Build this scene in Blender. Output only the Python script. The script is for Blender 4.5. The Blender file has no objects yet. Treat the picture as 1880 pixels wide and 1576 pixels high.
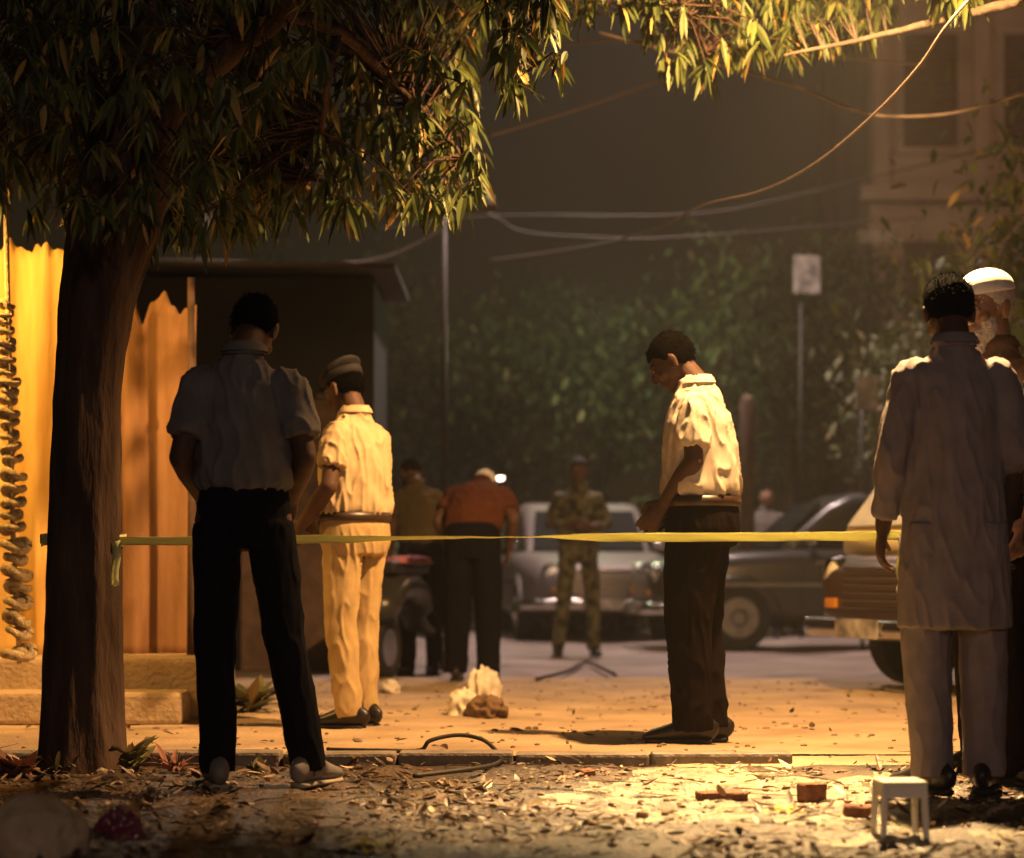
import bpy, bmesh, math, random
from mathutils import Vector, Matrix, Euler, noise
random.seed(7)
PI = math.pi
sc = bpy.context.scene
COL = sc.collection

# ------------------------------------------------------------------ camera
F = 4000.0; W0 = 1880.0; H0 = 1576.0; HY = 1037.0; CH = 0.75
cam = bpy.data.cameras.new("camera"); co = bpy.data.objects.new("camera", cam); COL.objects.link(co)
cam.sensor_width = 36; cam.lens = 36 * F / W0
cam.shift_y = (HY - H0 / 2) / W0
cam.clip_start = 0.1; cam.clip_end = 500
co.location = (0, 0, CH); co.rotation_euler = (PI / 2, 0, 0)
cam.dof.use_dof = True; cam.dof.focus_distance = 8.4; cam.dof.aperture_fstop = 1.9
sc.camera = co
def P(px, py, d): return Vector(((px - W0 / 2) / F * d, d, CH + (HY - py) / F * d))
def GD(py, z=0.0): return (CH - z) * F / (py - HY)

# ------------------------------------------------------------------ world and light
w = bpy.data.worlds.new("World"); sc.world = w; w.use_nodes = True
nt = w.node_tree; bg = nt.nodes['Background']
sky = nt.nodes.new('ShaderNodeTexSky'); sky.sky_type = 'NISHITA'; sky.sun_disc = False
sky.sun_elevation = math.radians(-3); sky.sun_rotation = math.radians(40)
mx = nt.nodes.new('ShaderNodeMix'); mx.data_type = 'RGBA'
mx.inputs[0].default_value = 0.997
mx.inputs[7].default_value = (0.0135, 0.0088, 0.0036, 1)
nt.links.new(sky.outputs[0], mx.inputs[6]); nt.links.new(mx.outputs[2], bg.inputs[0])
bg.inputs[1].default_value = 1.0
sc.view_settings.view_transform = 'Standard'; sc.view_settings.look = 'None'
sc.view_settings.exposure = 0.0; sc.view_settings.gamma = 1.0

SODIUM = (1.0, 0.54, 0.21)
def spot(name, loc, target, watts, color, angle, blend, size):
    l = bpy.data.lights.new(name, 'SPOT'); l.energy = watts; l.color = color
    l.spot_size = math.radians(angle); l.spot_blend = blend; l.shadow_soft_size = size
    o = bpy.data.objects.new(name, l); COL.objects.link(o); o.location = loc
    o.rotation_euler = (Vector(target) - Vector(loc)).to_track_quat('-Z', 'Y').to_euler()
    return o
def point(name, loc, watts, color, size):
    l = bpy.data.lights.new(name, 'POINT'); l.energy = watts; l.color = color; l.shadow_soft_size = size
    o = bpy.data.objects.new(name, l); COL.objects.link(o); o.location = loc
    return o
LAMP = Vector((1.42, 8.62, 3.75))
main = spot("sodium_lamp_light", LAMP - Vector((0, 0, .1)), (1.45, 10.7, 0), 2000, SODIUM, 138, 0.45, 0.06)
beam = spot("verge_pool_boost", LAMP - Vector((0, 0, .1)), (0.98, 7.30, 0), 4000, (1.0, 0.64, 0.27), 46, 0.9, 0.06)  # extra narrow spot added at the lamp head to brighten the verge
WLAMP = Vector((-2.95, 9.75, 2.55))
wall_l = spot("wall_lamp_light", WLAMP, (-2.15, 11.0, 1.0), 290, (1.0, 0.52, 0.12), 100, 0.6, 0.05)
fill = spot("camera_side_fill_light", (0.6, -3.5, 3.6), (0.2, 8.0, 0.9), 420, (1.0, 0.72, 0.62), 84, 0.8, 0.25)  # added fill from behind the camera, no lamp stands there
mid = spot("road_lamp_light", (1.2, 21.0, 8.0), (1.0, 20.0, 0), 3000, (1.0, 0.72, 0.64), 95, 0.5, 0.15)
mid2 = point("tree_fill_light", (-2.5, 21.0, 7.6), 330, (1.0, 0.80, 0.56), 0.15)  # added point light that lifts the background trees, no fixture
mid3 = point("hedge_glow_fill", (.95, 24.6, 3.6), 110, (.86, 1.0, 0.60), 0.2)  # hidden greenish light added to make the hedge glow
far_r = point("far_lamp_light", (7.6, 22.5, 6.5), 300, (1.0, 0.55, 0.33), 0.15)

# ------------------------------------------------------------------ helpers
def put(o, parent=None):
    COL.objects.link(o)
    if parent: o.parent = parent
    return o
def tag(o, label=None, cat=None, group=None, kind=None):
    if label: o['label'] = label
    if cat: o['category'] = cat
    if group: o['group'] = group
    if kind: o['kind'] = kind
    return o
def empty(name, loc, rz=0.0, label=None, cat=None, group=None):
    o = bpy.data.objects.new(name, None); put(o); o.location = loc; o.rotation_euler = (0, 0, rz)
    o.empty_display_size = 0.1
    return tag(o, label, cat, group)
def obj(name, bm, m, parent=None, smooth=False):
    me = bpy.data.meshes.new(name)
    bmesh.ops.recalc_face_normals(bm, faces=bm.faces)
    bm.to_mesh(me); bm.free()
    if smooth:
        for p in me.polygons: p.use_smooth = True
    me.materials.append(m)
    o = bpy.data.objects.new(name, me); put(o, parent)
    return o
def mesh_obj(name, vs, fs, m, parent=None, smooth=False, uvs=None):
    me = bpy.data.meshes.new(name); me.from_pydata([tuple(v) for v in vs], [], fs)
    if smooth: me.polygons.foreach_set('use_smooth', [True] * len(me.polygons))
    me.materials.append(m); me.update()
    if uvs is not None:
        at = me.attributes.new('tint', 'FLOAT', 'FACE'); at.data.foreach_set('value', uvs)
    o = bpy.data.objects.new(name, me); put(o, parent)
    return o
def box(bm, c, s, rot=None, bev=0.0):
    r = bmesh.ops.create_cube(bm, size=1.0)
    M = Matrix.Translation(c) @ (rot.to_4x4() if rot else Matrix.Identity(4)) @ Matrix.Diagonal((s[0], s[1], s[2], 1))
    bmesh.ops.transform(bm, matrix=M, verts=r['verts'])
    if bev:
        es = list({e for v in r['verts'] for e in v.link_edges})
        bmesh.ops.bevel(bm, geom=es, offset=bev, segments=2, affect='EDGES', profile=0.6)
def ell(bm, c, r, rot=None, u=20, v=14):
    k = bmesh.ops.create_uvsphere(bm, u_segments=u, v_segments=v, radius=1.0)
    M = Matrix.Translation(c) @ (rot.to_4x4() if rot else Matrix.Identity(4)) @ Matrix.Diagonal((r[0], r[1], r[2], 1))
    bmesh.ops.transform(bm, matrix=M, verts=k['verts'])
    return k['verts']
def tube(bm, pts, rad, side=None, seg=14, caps=True):
    """closed tube through pts; rad = radius or (side radius, other radius) per point"""
    pts = [Vector(p) for p in pts]; n = len(pts)
    if not isinstance(rad, (list, tuple)): rad = [rad] * n
    rings = []; prev = None
    for i, p in enumerate(pts):
        t = (pts[min(i + 1, n - 1)] - pts[max(i - 1, 0)])
        t = t.normalized() if t.length > 1e-9 else Vector((0, 0, 1))
        ref = Vector(side) if side is not None else (prev if prev is not None else (Vector((1, 0, 0)) if abs(t.x) < .9 else Vector((0, 1, 0))))
        a = ref - t * ref.dot(t)
        if a.length < 1e-6: a = t.orthogonal()
        a.normalize(); b = t.cross(a); prev = a
        r = rad[i]; ra, rb = (r if isinstance(r, (list, tuple)) else (r, r))
        rings.append((p, t, a, b, ra, rb))
    allr = []
    def ring(p, a, b, ra, rb):
        return [bm.verts.new(p + a * (ra * math.cos(2 * PI * k / seg)) + b * (rb * math.sin(2 * PI * k / seg))) for k in range(seg)]
    if caps == 'round':
        p, t, a, b, ra, rb = rings[0]; m = min(ra, rb)
        for q in (80, 55, 28):
            c, s = math.cos(math.radians(q)), math.sin(math.radians(q))
            allr.append(ring(p - t * m * s, a, b, ra * c, rb * c))
    for p, t, a, b, ra, rb in rings: allr.append(ring(p, a, b, ra, rb))
    if caps == 'round':
        p, t, a, b, ra, rb = rings[-1]; m = min(ra, rb)
        for q in (28, 55, 80):
            c, s = math.cos(math.radians(q)), math.sin(math.radians(q))
            allr.append(ring(p + t * m * s, a, b, ra * c, rb * c))
    for A, B in zip(allr[:-1], allr[1:]):
        for k in range(seg):
            bm.faces.new((A[k], A[(k + 1) % seg], B[(k + 1) % seg], B[k]))
    if caps:
        bm.faces.new(allr[0][::-1]); bm.faces.new(allr[-1])
    return [v for r in allr for v in r]
def catmull(pts, k=6):
    pts = [Vector(p) for p in pts]; out = []
    for i in range(len(pts) - 1):
        a = pts[max(i - 1, 0)]; b = pts[i]; c = pts[i + 1]; d = pts[min(i + 2, len(pts) - 1)]
        for j in range(k):
            t = j / k
            out.append(.5 * ((2 * b) + (c - a) * t + (2 * a - 5 * b + 4 * c - d) * t * t + (3 * b - a - 3 * c + d) * t ** 3))
    out.append(pts[-1]); return out
def lerp(a, b, t): return a + (b - a) * t
def remesh_obj(name, bm, m, parent, voxel, smooth_it=3, disp=None):
    me = bpy.data.meshes.new(name); bmesh.ops.recalc_face_normals(bm, faces=bm.faces); bm.to_mesh(me); bm.free()
    t = bpy.data.objects.new(name + '_tmp', me); COL.objects.link(t)
    r = t.modifiers.new('r', 'REMESH'); r.mode = 'VOXEL'; r.voxel_size = voxel; r.adaptivity = 0
    if smooth_it:
        s = t.modifiers.new('s', 'SMOOTH'); s.factor = 0.5; s.iterations = smooth_it
    dg = bpy.context.evaluated_depsgraph_get()
    new = bpy.data.meshes.new_from_object(t.evaluated_get(dg), depsgraph=dg)
    bpy.data.objects.remove(t); bpy.data.meshes.remove(me)
    new.name = name
    if disp:
        nn = [v.normal.copy() for v in new.vertices]
        for v, nrm in zip(new.vertices, nn):
            v.co = v.co + nrm * disp(v.co)
        new.update()
    for p in new.polygons: p.use_smooth = True
    new.materials.clear(); new.materials.append(m)
    o = bpy.data.objects.new(name, new); put(o, parent)
    return o

# ------------------------------------------------------------------ materials
def leafmat(name, dark, light, old=None, trans=0.25, rough=0.45):
    m = bpy.data.materials.new(name); m.use_nodes = True; n = m.node_tree; b = n.nodes['Principled BSDF']
    a = n.nodes.new('ShaderNodeAttribute'); a.attribute_name = 'tint'
    rp = n.nodes.new('ShaderNodeValToRGB'); e = rp.color_ramp.elements
    e[0].color = (*dark, 1); e[1].color = (*light, 1); e[1].position = .85
    if old:
        k = e.new(0.97); k.color = (*old, 1)
    n.links.new(a.outputs['Fac'], rp.inputs[0]); n.links.new(rp.outputs[0], b.inputs['Base Color'])
    b.inputs['Roughness'].default_value = rough; b.inputs['Specular IOR Level'].default_value = .4
    if trans:
        t = n.nodes.new('ShaderNodeBsdfTranslucent'); n.links.new(rp.outputs[0], t.inputs[0])
        mxs = n.nodes.new('ShaderNodeMixShader'); mxs.inputs[0].default_value = trans
        n.links.new(b.outputs[0], mxs.inputs[1]); n.links.new(t.outputs[0], mxs.inputs[2])
        n.links.new(mxs.outputs[0], n.nodes['Material Output'].inputs[0])
    return m
def mat(name, col, rough=0.8, var=0.25, scale=8.0, bump=0.0, bscale=60.0, metal=0.0, spec=0.3, col2=None, stretch=(1, 1, 1), detail=6, sheen=0.0):
    m = bpy.data.materials.new(name); m.use_nodes = True; n = m.node_tree; b = n.nodes['Principled BSDF']
    b.inputs['Roughness'].default_value = rough; b.inputs['Metallic'].default_value = metal
    b.inputs['Specular IOR Level'].default_value = spec
    tc = n.nodes.new('ShaderNodeTexCoord'); mp = n.nodes.new('ShaderNodeMapping'); mp.inputs['Scale'].default_value = stretch
    n.links.new(tc.outputs['Object'], mp.inputs[0])
    nz = n.nodes.new('ShaderNodeTexNoise'); nz.inputs['Scale'].default_value = scale; nz.inputs['Detail'].default_value = detail
    n.links.new(mp.outputs[0], nz.inputs['Vector'])
    rp = n.nodes.new('ShaderNodeValToRGB'); rp.color_ramp.elements[0].position = .32; rp.color_ramp.elements[1].position = .68
    c2 = col2 if col2 else tuple(min(1, c * (1 + var)) for c in col)
    c1 = col if col2 else tuple(c * (1 - var) for c in col)
    rp.color_ramp.elements[0].color = (*c1, 1); rp.color_ramp.elements[1].color = (*c2, 1)
    n.links.new(nz.outputs[0], rp.inputs[0]); n.links.new(rp.outputs[0], b.inputs['Base Color'])
    if bump:
        n2 = n.nodes.new('ShaderNodeTexNoise'); n2.inputs['Scale'].default_value = bscale; n2.inputs['Detail'].default_value = 5
        n.links.new(mp.outputs[0], n2.inputs['Vector'])
        bp = n.nodes.new('ShaderNodeBump'); bp.inputs['Strength'].default_value = bump; bp.inputs['Distance'].default_value = .02
        n.links.new(n2.outputs[0], bp.inputs['Height']); n.links.new(bp.outputs[0], b.inputs['Normal'])
    return m
def glow(name, col, s):
    m = bpy.data.materials.new(name); m.use_nodes = True; b = m.node_tree.nodes['Principled BSDF']
    b.inputs['Base Color'].default_value = (*col, 1); b.inputs['Emission Color'].default_value = (*col, 1); b.inputs['Emission Strength'].default_value = s
    return m
def cloth(name, col, var=.12, bump=.25, rough=.95): return mat(name, col, rough, var, 14, bump, 240, spec=.04)
M = dict(
    earth=mat('earth', (.28, .205, .13), .95, .3, 2.2, .5, 30, col2=(.46, .34, .21), spec=.15),
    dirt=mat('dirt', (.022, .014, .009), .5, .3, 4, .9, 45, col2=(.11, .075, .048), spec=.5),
    asphalt=mat('asphalt', (.15, .118, .105), .75, .3, 1.4, .35, 90, col2=(.32, .255, .235), spec=.3),
    kerb=mat('kerb_stone', (.20, .17, .14), .9, .3, 9, .5, 50),
    plinth=mat('plinth_concrete', (.34, .25, .15), .9, .25, 6, .5, 40, col2=(.46, .34, .2)),
    bark=mat('bark', (.028, .017, .012), .95, .3, 10, 1.0, 26, stretch=(1, 1, .25), col2=(.075, .048, .034), spec=.1),
    bark2=mat('branch_bark', (.11, .085, .06), .9, .3, 14, .6, 40),
    skin=mat('skin', (.075, .038, .024), .6, .15, 12, .15, 140, spec=.25),
    skin_l=mat('skin_light', (.22, .12, .07), .5, .12, 12, .1, 140, spec=.4),
    hair=mat('hair', (.003, .0025, .002), 1.0, .4, 60, .8, 260, spec=.03),
    hair_w=mat('hair_white', (.62, .56, .48), .8, .2, 50, .8, 200),
    shoe=mat('shoe_leather', (.015, .011, .010), .4, .3, 8, .1, 60, spec=.4),
    sole=mat('shoe_sole', (.35, .31, .24), .8, .1, 10),
    belt=mat('belt', (.03, .015, .008), .4, .2, 10, spec=.5),
    metal=mat('chrome', (.55, .53, .5), .22, .1, 8, metal=1.0),
    steel=mat('steel', (.16, .155, .15), .45, .2, 12, metal=.7),
    rubber=mat('rubber', (.02, .019, .018), .85, .2, 20, .2, 60),
    glass=mat('dark_glass', (.02, .022, .024), .08, .1, 4, spec=.7),
    black=mat('black_plastic', (.015, .014, .014), .5, .2, 9),
    white=mat('white_plastic', (.80, .77, .66), .45, .06, 8),
    tape=leafmat('tape_yellow', (.62, .61, .28), (.64, .62, .34), None, .35, .4),
    tape_dark=mat('tape_black', (.02, .02, .02), .4, .1, 30),
    rope=mat('rope_fibre', (.50, .38, .20), .9, .35, 40, .8, 120),
    screen=mat('tent_cloth', (.48, .27, .055), .85, .2, 3, .3, 60, stretch=(4, 4, .5), col2=(.72, .48, .15)),
    screen2=mat('brown_screen_cloth', (.17, .08, .032), .9, .2, 3, .3, 60, stretch=(4, 4, .5), col2=(.30, .16, .07)),  # darker, browner version of the tent cloth
    cable=mat('cable_sheath', (.16, .125, .10), .6, .15, 20),
    cable_b=mat('black_cable', (.03, .025, .02), .5, .15, 20),
    brick=mat('brick', (.14, .055, .03), .9, .3, 18, .7, 60, col2=(.24, .11, .07)),
    rock=mat('rock', (.18, .125, .08), .9, .3, 7, .8, 28, col2=(.32, .24, .16)),
    plaster=mat('pink_plaster', (.30, .20, .155), .9, .25, 1.3, .3, 20, col2=(.44, .31, .25)),
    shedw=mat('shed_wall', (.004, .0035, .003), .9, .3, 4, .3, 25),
    tin=mat('tin_roof', (.06, .055, .05), .8, .2, 10),
    wood=mat('painted_wood', (.10, .06, .04), .7, .3, 10, .3, 40),
    shut=mat('shutter', (.09, .045, .035), .7, .2, 8),
)
LEAF = leafmat('mango_leaf', (.020, .036, .010), (.10, .125, .030), (.34, .22, .06), .18, .5)
LEAFB = leafmat('background_leaf', (.028, .042, .012), (.10, .115, .035), (.20, .15, .07), .2, .6)
LEAFW = leafmat('weed_leaf', (.05, .055, .02), (.16, .15, .06), (.30, .2, .1), .2, .6)
DRY = leafmat('dry_leaf', (.025, .013, .006), (.13, .07, .035), (.50, .38, .24), .1, .5)
RED = leafmat('red_leaf', (.10, .03, .02), (.26, .10, .06), (.40, .25, .15), .1, .7)

# ------------------------------------------------------------------ the ground
def sheet(name, x0, x1, y0, y1, z, m, nx=2, ny=2, h=None):
    vs, fs = [], []
    for j in range(ny + 1):
        for i in range(nx + 1):
            x = lerp(x0, x1, i / nx); y = lerp(y0, y1, j / ny)
            vs.append((x, y, z + (h(x, y) if h else 0)))
    for j in range(ny):
        for i in range(nx):
            a = j * (nx + 1) + i; fs.append((a, a + 1, a + nx + 2, a + nx + 1))
    return tag(mesh_obj(name, vs, fs, m, smooth=True), kind='structure')
VZ = -0.03
def vh(x, y):
    e = 1 - max(0, min(1, (y - 8.2) / .25)) * .7
    return e * (.028 * noise.noise(Vector((x * 2.1, y * 2.1, 0))) + .016 * noise.noise(Vector((x * 7, y * 7, 3))) + .009 * noise.noise(Vector((x * 22, y * 22, 5))))
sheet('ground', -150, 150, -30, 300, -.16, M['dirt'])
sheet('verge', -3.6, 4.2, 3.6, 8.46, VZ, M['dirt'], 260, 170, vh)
def light_pool(x, y):
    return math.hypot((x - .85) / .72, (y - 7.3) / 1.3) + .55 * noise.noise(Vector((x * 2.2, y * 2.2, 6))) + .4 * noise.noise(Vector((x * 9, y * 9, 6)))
vg = bpy.data.objects['verge'].data; vg.materials.append(mat('wet_light_pool', (.045, .034, .02), .36, .3, 9, 1.0, 45, col2=(.36, .31, .20), spec=.7))  # pool of lamplight painted into the verge as paler wet ground
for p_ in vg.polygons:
    if light_pool(p_.center.x, p_.center.y) < .85: p_.material_index = 1
def ph(x, y):
    return .012 * noise.noise(Vector((x * .9, y * .9, 1))) + .006 * noise.noise(Vector((x * 4, y * 4, 3)))+ .003 * noise.noise(Vector((x * 13, y * 13, 3)))
sheet('path', -6, 6.5, 8.6, 14.4, 0.0, M['earth'], 260, 130, ph)
def rh(x, y):
    rut = -.02 * math.exp(-((x - .9) / .25) ** 2) - .02 * math.exp(-((x - 2.6) / .25) ** 2)
    return rut + .02 * noise.noise(Vector((x * .5, y * .35, 8)))
sheet('road', -14, 16, 14.4, 70, -.03, M['asphalt'], 160, 200, rh)
bm = bmesh.new()
x = -4.0
while x < .60:
    L = random.uniform(.42, .62)
    box(bm, (x + L / 2, 8.53 + random.uniform(-.008, .008), -.045 + random.uniform(-.006, .004)), (L - .012, .15, .13), Matrix.Rotation(random.uniform(-.02, .02), 3, 'Z'), .012)
    x += L
tag(obj('kerb', bm, M['kerb']), kind='structure')
# earth bank joining path and verge beyond the last kerb stone
sheet('earth_bank', .60, 6.2, 8.40, 8.70, -.03, M['earth'], 90, 8, lambda x, y: max(0, min(1, (y - 8.40) / .24)) * .032 + .004 * noise.noise(Vector((x * 9, y * 9, 0))))

def shape_leaf(vs, fs, ts, p, d, up, L, Wd, droop=.3, tint=0.5, fold=.25):
    """one lance-shaped leaf: base p, direction d, bending towards the ground"""
    d = d.normalized(); s = d.cross(up)
    if s.length < 1e-4: s = d.orthogonal()
    s.normalize(); n = s.cross(d); b = len(vs)
    prof = ((0, .06), (.22, .75), (.5, 1.0), (.78, .62), (1.0, .02))
    for t, wd in prof:
        c = p + d * (L * t) - Vector((0, 0, 1)) * (droop * L * t * t)
        vs.append(c + s * (Wd * wd * .5) + n * (fold * Wd * wd * .5)); vs.append(c); vs.append(c - s * (Wd * wd * .5) + n * (fold * Wd * wd * .5))
    for i in range(4):
        a = b + i * 3
        fs.append((a, a + 3, a + 4, a + 1)); fs.append((a + 1, a + 4, a + 5, a + 2)); ts += [tint, tint]
rv = lambda a: random.uniform(-a, a)
def litter(n, x0, x1, y0, y1, zf, L0, L1, pw=1.0):
    vs, fs, ts = [], [], []
    for i in range(n):
        x = random.uniform(x0, x1); y = y0 + (y1 - y0) * random.random() ** pw
        if noise.noise(Vector((x * 2.3, y * 2.3, 2))) + .5 * noise.noise(Vector((x * 7, y * 7, 2))) < random.uniform(-.25, .25): continue
        if y < 8.4 and light_pool(x, y) < .85 and random.random() < .6: continue
        a = random.uniform(0, 2 * PI); L = L0 + (L1 - L0) * random.random() ** 2.2
        shape_leaf(vs, fs, ts, Vector((x, y, zf(x, y) + random.uniform(.003, .02))), Vector((math.cos(a), math.sin(a), rv(.4))), Vector((rv(.5), rv(.5), 1)), L, L * random.uniform(.28, .5), random.uniform(-.4, .3), random.random(), random.uniform(-.3, .6))
    return vs, fs, ts
zf = lambda x, y: VZ + vh(x, y)
vs, fs, ts = litter(12000, -2.3, 2.4, 4.9, 8.42, zf, .010, .075)
tag(mesh_obj('leaf_litter', vs, fs, DRY, uvs=ts), 'dry fallen leaves scattered over the dark verge', 'leaf litter', kind='stuff')
vs, fs, ts = litter(240, -2.6, 3.2, 8.7, 13.5, lambda x, y: ph(x, y), .03, .07)
tag(mesh_obj('path_litter', vs, fs, DRY, uvs=ts), 'sparse dry leaves lying on the orange lit path', 'leaf litter', kind='stuff')
bm = bmesh.new()
for i in range(420):
    x = random.uniform(-2.2, 2.4); y = random.uniform(4.9, 8.6); a = random.uniform(0, 2 * PI); L = random.uniform(.03, .2); h_ = (zf(x, y) if y < 8.4 else 0) + .01
    p0 = Vector((x, y, h_)); d = Vector((math.cos(a), math.sin(a) , rv(.15))) * L
    tube(bm, [p0, p0 + d * .5 + Vector((rv(.01), rv(.01), rv(.008))), p0 + d], [.0022, .0018, .001], seg=5, caps=False)
tag(obj('twigs', bm, M['bark2']), 'thin dry twigs strewn over the verge', 'twigs', kind='stuff')
bm = bmesh.new()
for i in range(1500):
    x = random.uniform(-2.2, 2.4); y = random.uniform(4.9, 8.3); r = random.uniform(.003, .013) * (1 if random.random() < .94 else 2)
    k = bmesh.ops.create_icosphere(bm, subdivisions=1, radius=r)
    for v in k['verts']: v.co *= random.uniform(.75, 1.2)
    bmesh.ops.transform(bm, matrix=Matrix.Translation((x, y, zf(x, y) + r * .3)) @ Matrix.Diagonal((random.uniform(.8, 1.6), 1, random.uniform(.5, .9), 1)), verts=k['verts'])
tag(obj('gravel', bm, M['rock'], smooth=False), 'loose gravel and rubble crumbs on the verge', 'gravel', kind='stuff')
bm = bmesh.new()
for i in range(700):
    x = random.uniform(-3, 3.6); y = random.uniform(8.65, 14); r = random.uniform(.004, .013)
    k = bmesh.ops.create_icosphere(bm, subdivisions=1, radius=r)
    bmesh.ops.transform(bm, matrix=Matrix.Translation((x, y, ph(x, y) + r * .3)) @ Matrix.Diagonal((random.uniform(.8, 1.9), 1, random.uniform(.4, .9), 1)), verts=k['verts'])
tag(obj('path_pebbles', bm, M['rock']), 'small pebbles strewn over the earthen path', 'pebbles', kind='stuff')

# ------------------------------------------------------------------ people
def smooth01(t): t = max(0, min(1, t)); return t * t * (3 - 2 * t)
def hand_geo(bm, wr, d, nrm, side, curl=.5, s=1.0):
    """palm and five fingers from wrist wr along d; nrm = palm facing; side=+1 thumb on +across"""
    d = d.normalized(); nrm = (nrm - d * nrm.dot(d)).normalized(); ac = d.cross(nrm).normalized() * side
    tube(bm, [wr - d * .02 * s, wr + d * .025 * s, wr + d * .06 * s, wr + d * .088 * s], [(.026 * s, .020 * s), (.033 * s, .017 * s), (.040 * s, .016 * s), (.040 * s, .013 * s)], side=ac, caps='round')
    Ls = (.075, .083, .078, .060); offs = (.030, .010, -.010, -.029)
    for k in range(4):
        base = wr + d * (.085 - (.006 if k == 3 else 0)) * s + ac * offs[k] * s
        dd = (d + ac * (offs[k] * 2.5)).normalized(); p = base; pts = [p]
        ang = 0
        for j, f in enumerate((.42, .32, .26)):
            ang += curl * (.9 + .12 * k) * (.6 if j == 0 else .75)
            dirn = dd * math.cos(ang) + nrm * math.sin(ang)
            p = p + dirn * Ls[k] * f * s; pts.append(p)
        tube(bm, pts, [.0098 * s, .0092 * s, .0085 * s, .0072 * s], side=ac, seg=10, caps='round')
    b = wr + d * .025 * s + ac * .026 * s
    t1 = b + (d * .6 + ac * .65 + nrm * .3).normalized() * .035 * s; t2 = t1 + (d * .9 + ac * .15 + nrm * .45 * (1 + curl)).normalized() * .030 * s
    t3 = t2 + (d * .9 - ac * .1 + nrm * .5 * (1 + curl)).normalized() * .024 * s
    tube(bm, [b, t1, t2, t3], [.015 * s, .0115 * s, .0105 * s, .008 * s], side=nrm, seg=10, caps='round')

def head_geo(bm, T):
    def E(c, r): ell(bm, T @ Vector(c), r, T.to_3x3().normalized(), 20, 14)
    E((0, -.012, .030), (.074, .094, .088)); E((0, .018, -.005), (.066, .074, .085)); E((0, .038, -.060), (.048, .046, .046))
    E((0, .066, -.088), (.020, .018, .016)); E((0, .078, .030), (.050, .016, .014))
    tube(bm, [T @ Vector((0, .086, .018)), T @ Vector((0, .104, -.016)), T @ Vector((0, .106, -.022))], [(.010, .009), (.016, .013), (.017, .011)], side=T.to_3x3() @ Vector((1, 0, 0)), seg=10, caps='round')
    E((0, .085, -.046), (.024, .010, .006)); E((0, .084, -.056), (.021, .010, .007))
    for s in (-1, 1):
        E((s * .041, .058, -.022), (.022, .022, .020))
        E((s * .076, -.008, -.010), (.010, .020, .033)); E((s * .083, -.014, .004), (.005, .020, .026))
        E((s * .030, .078, .004), (.016, .010, .009))

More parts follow.
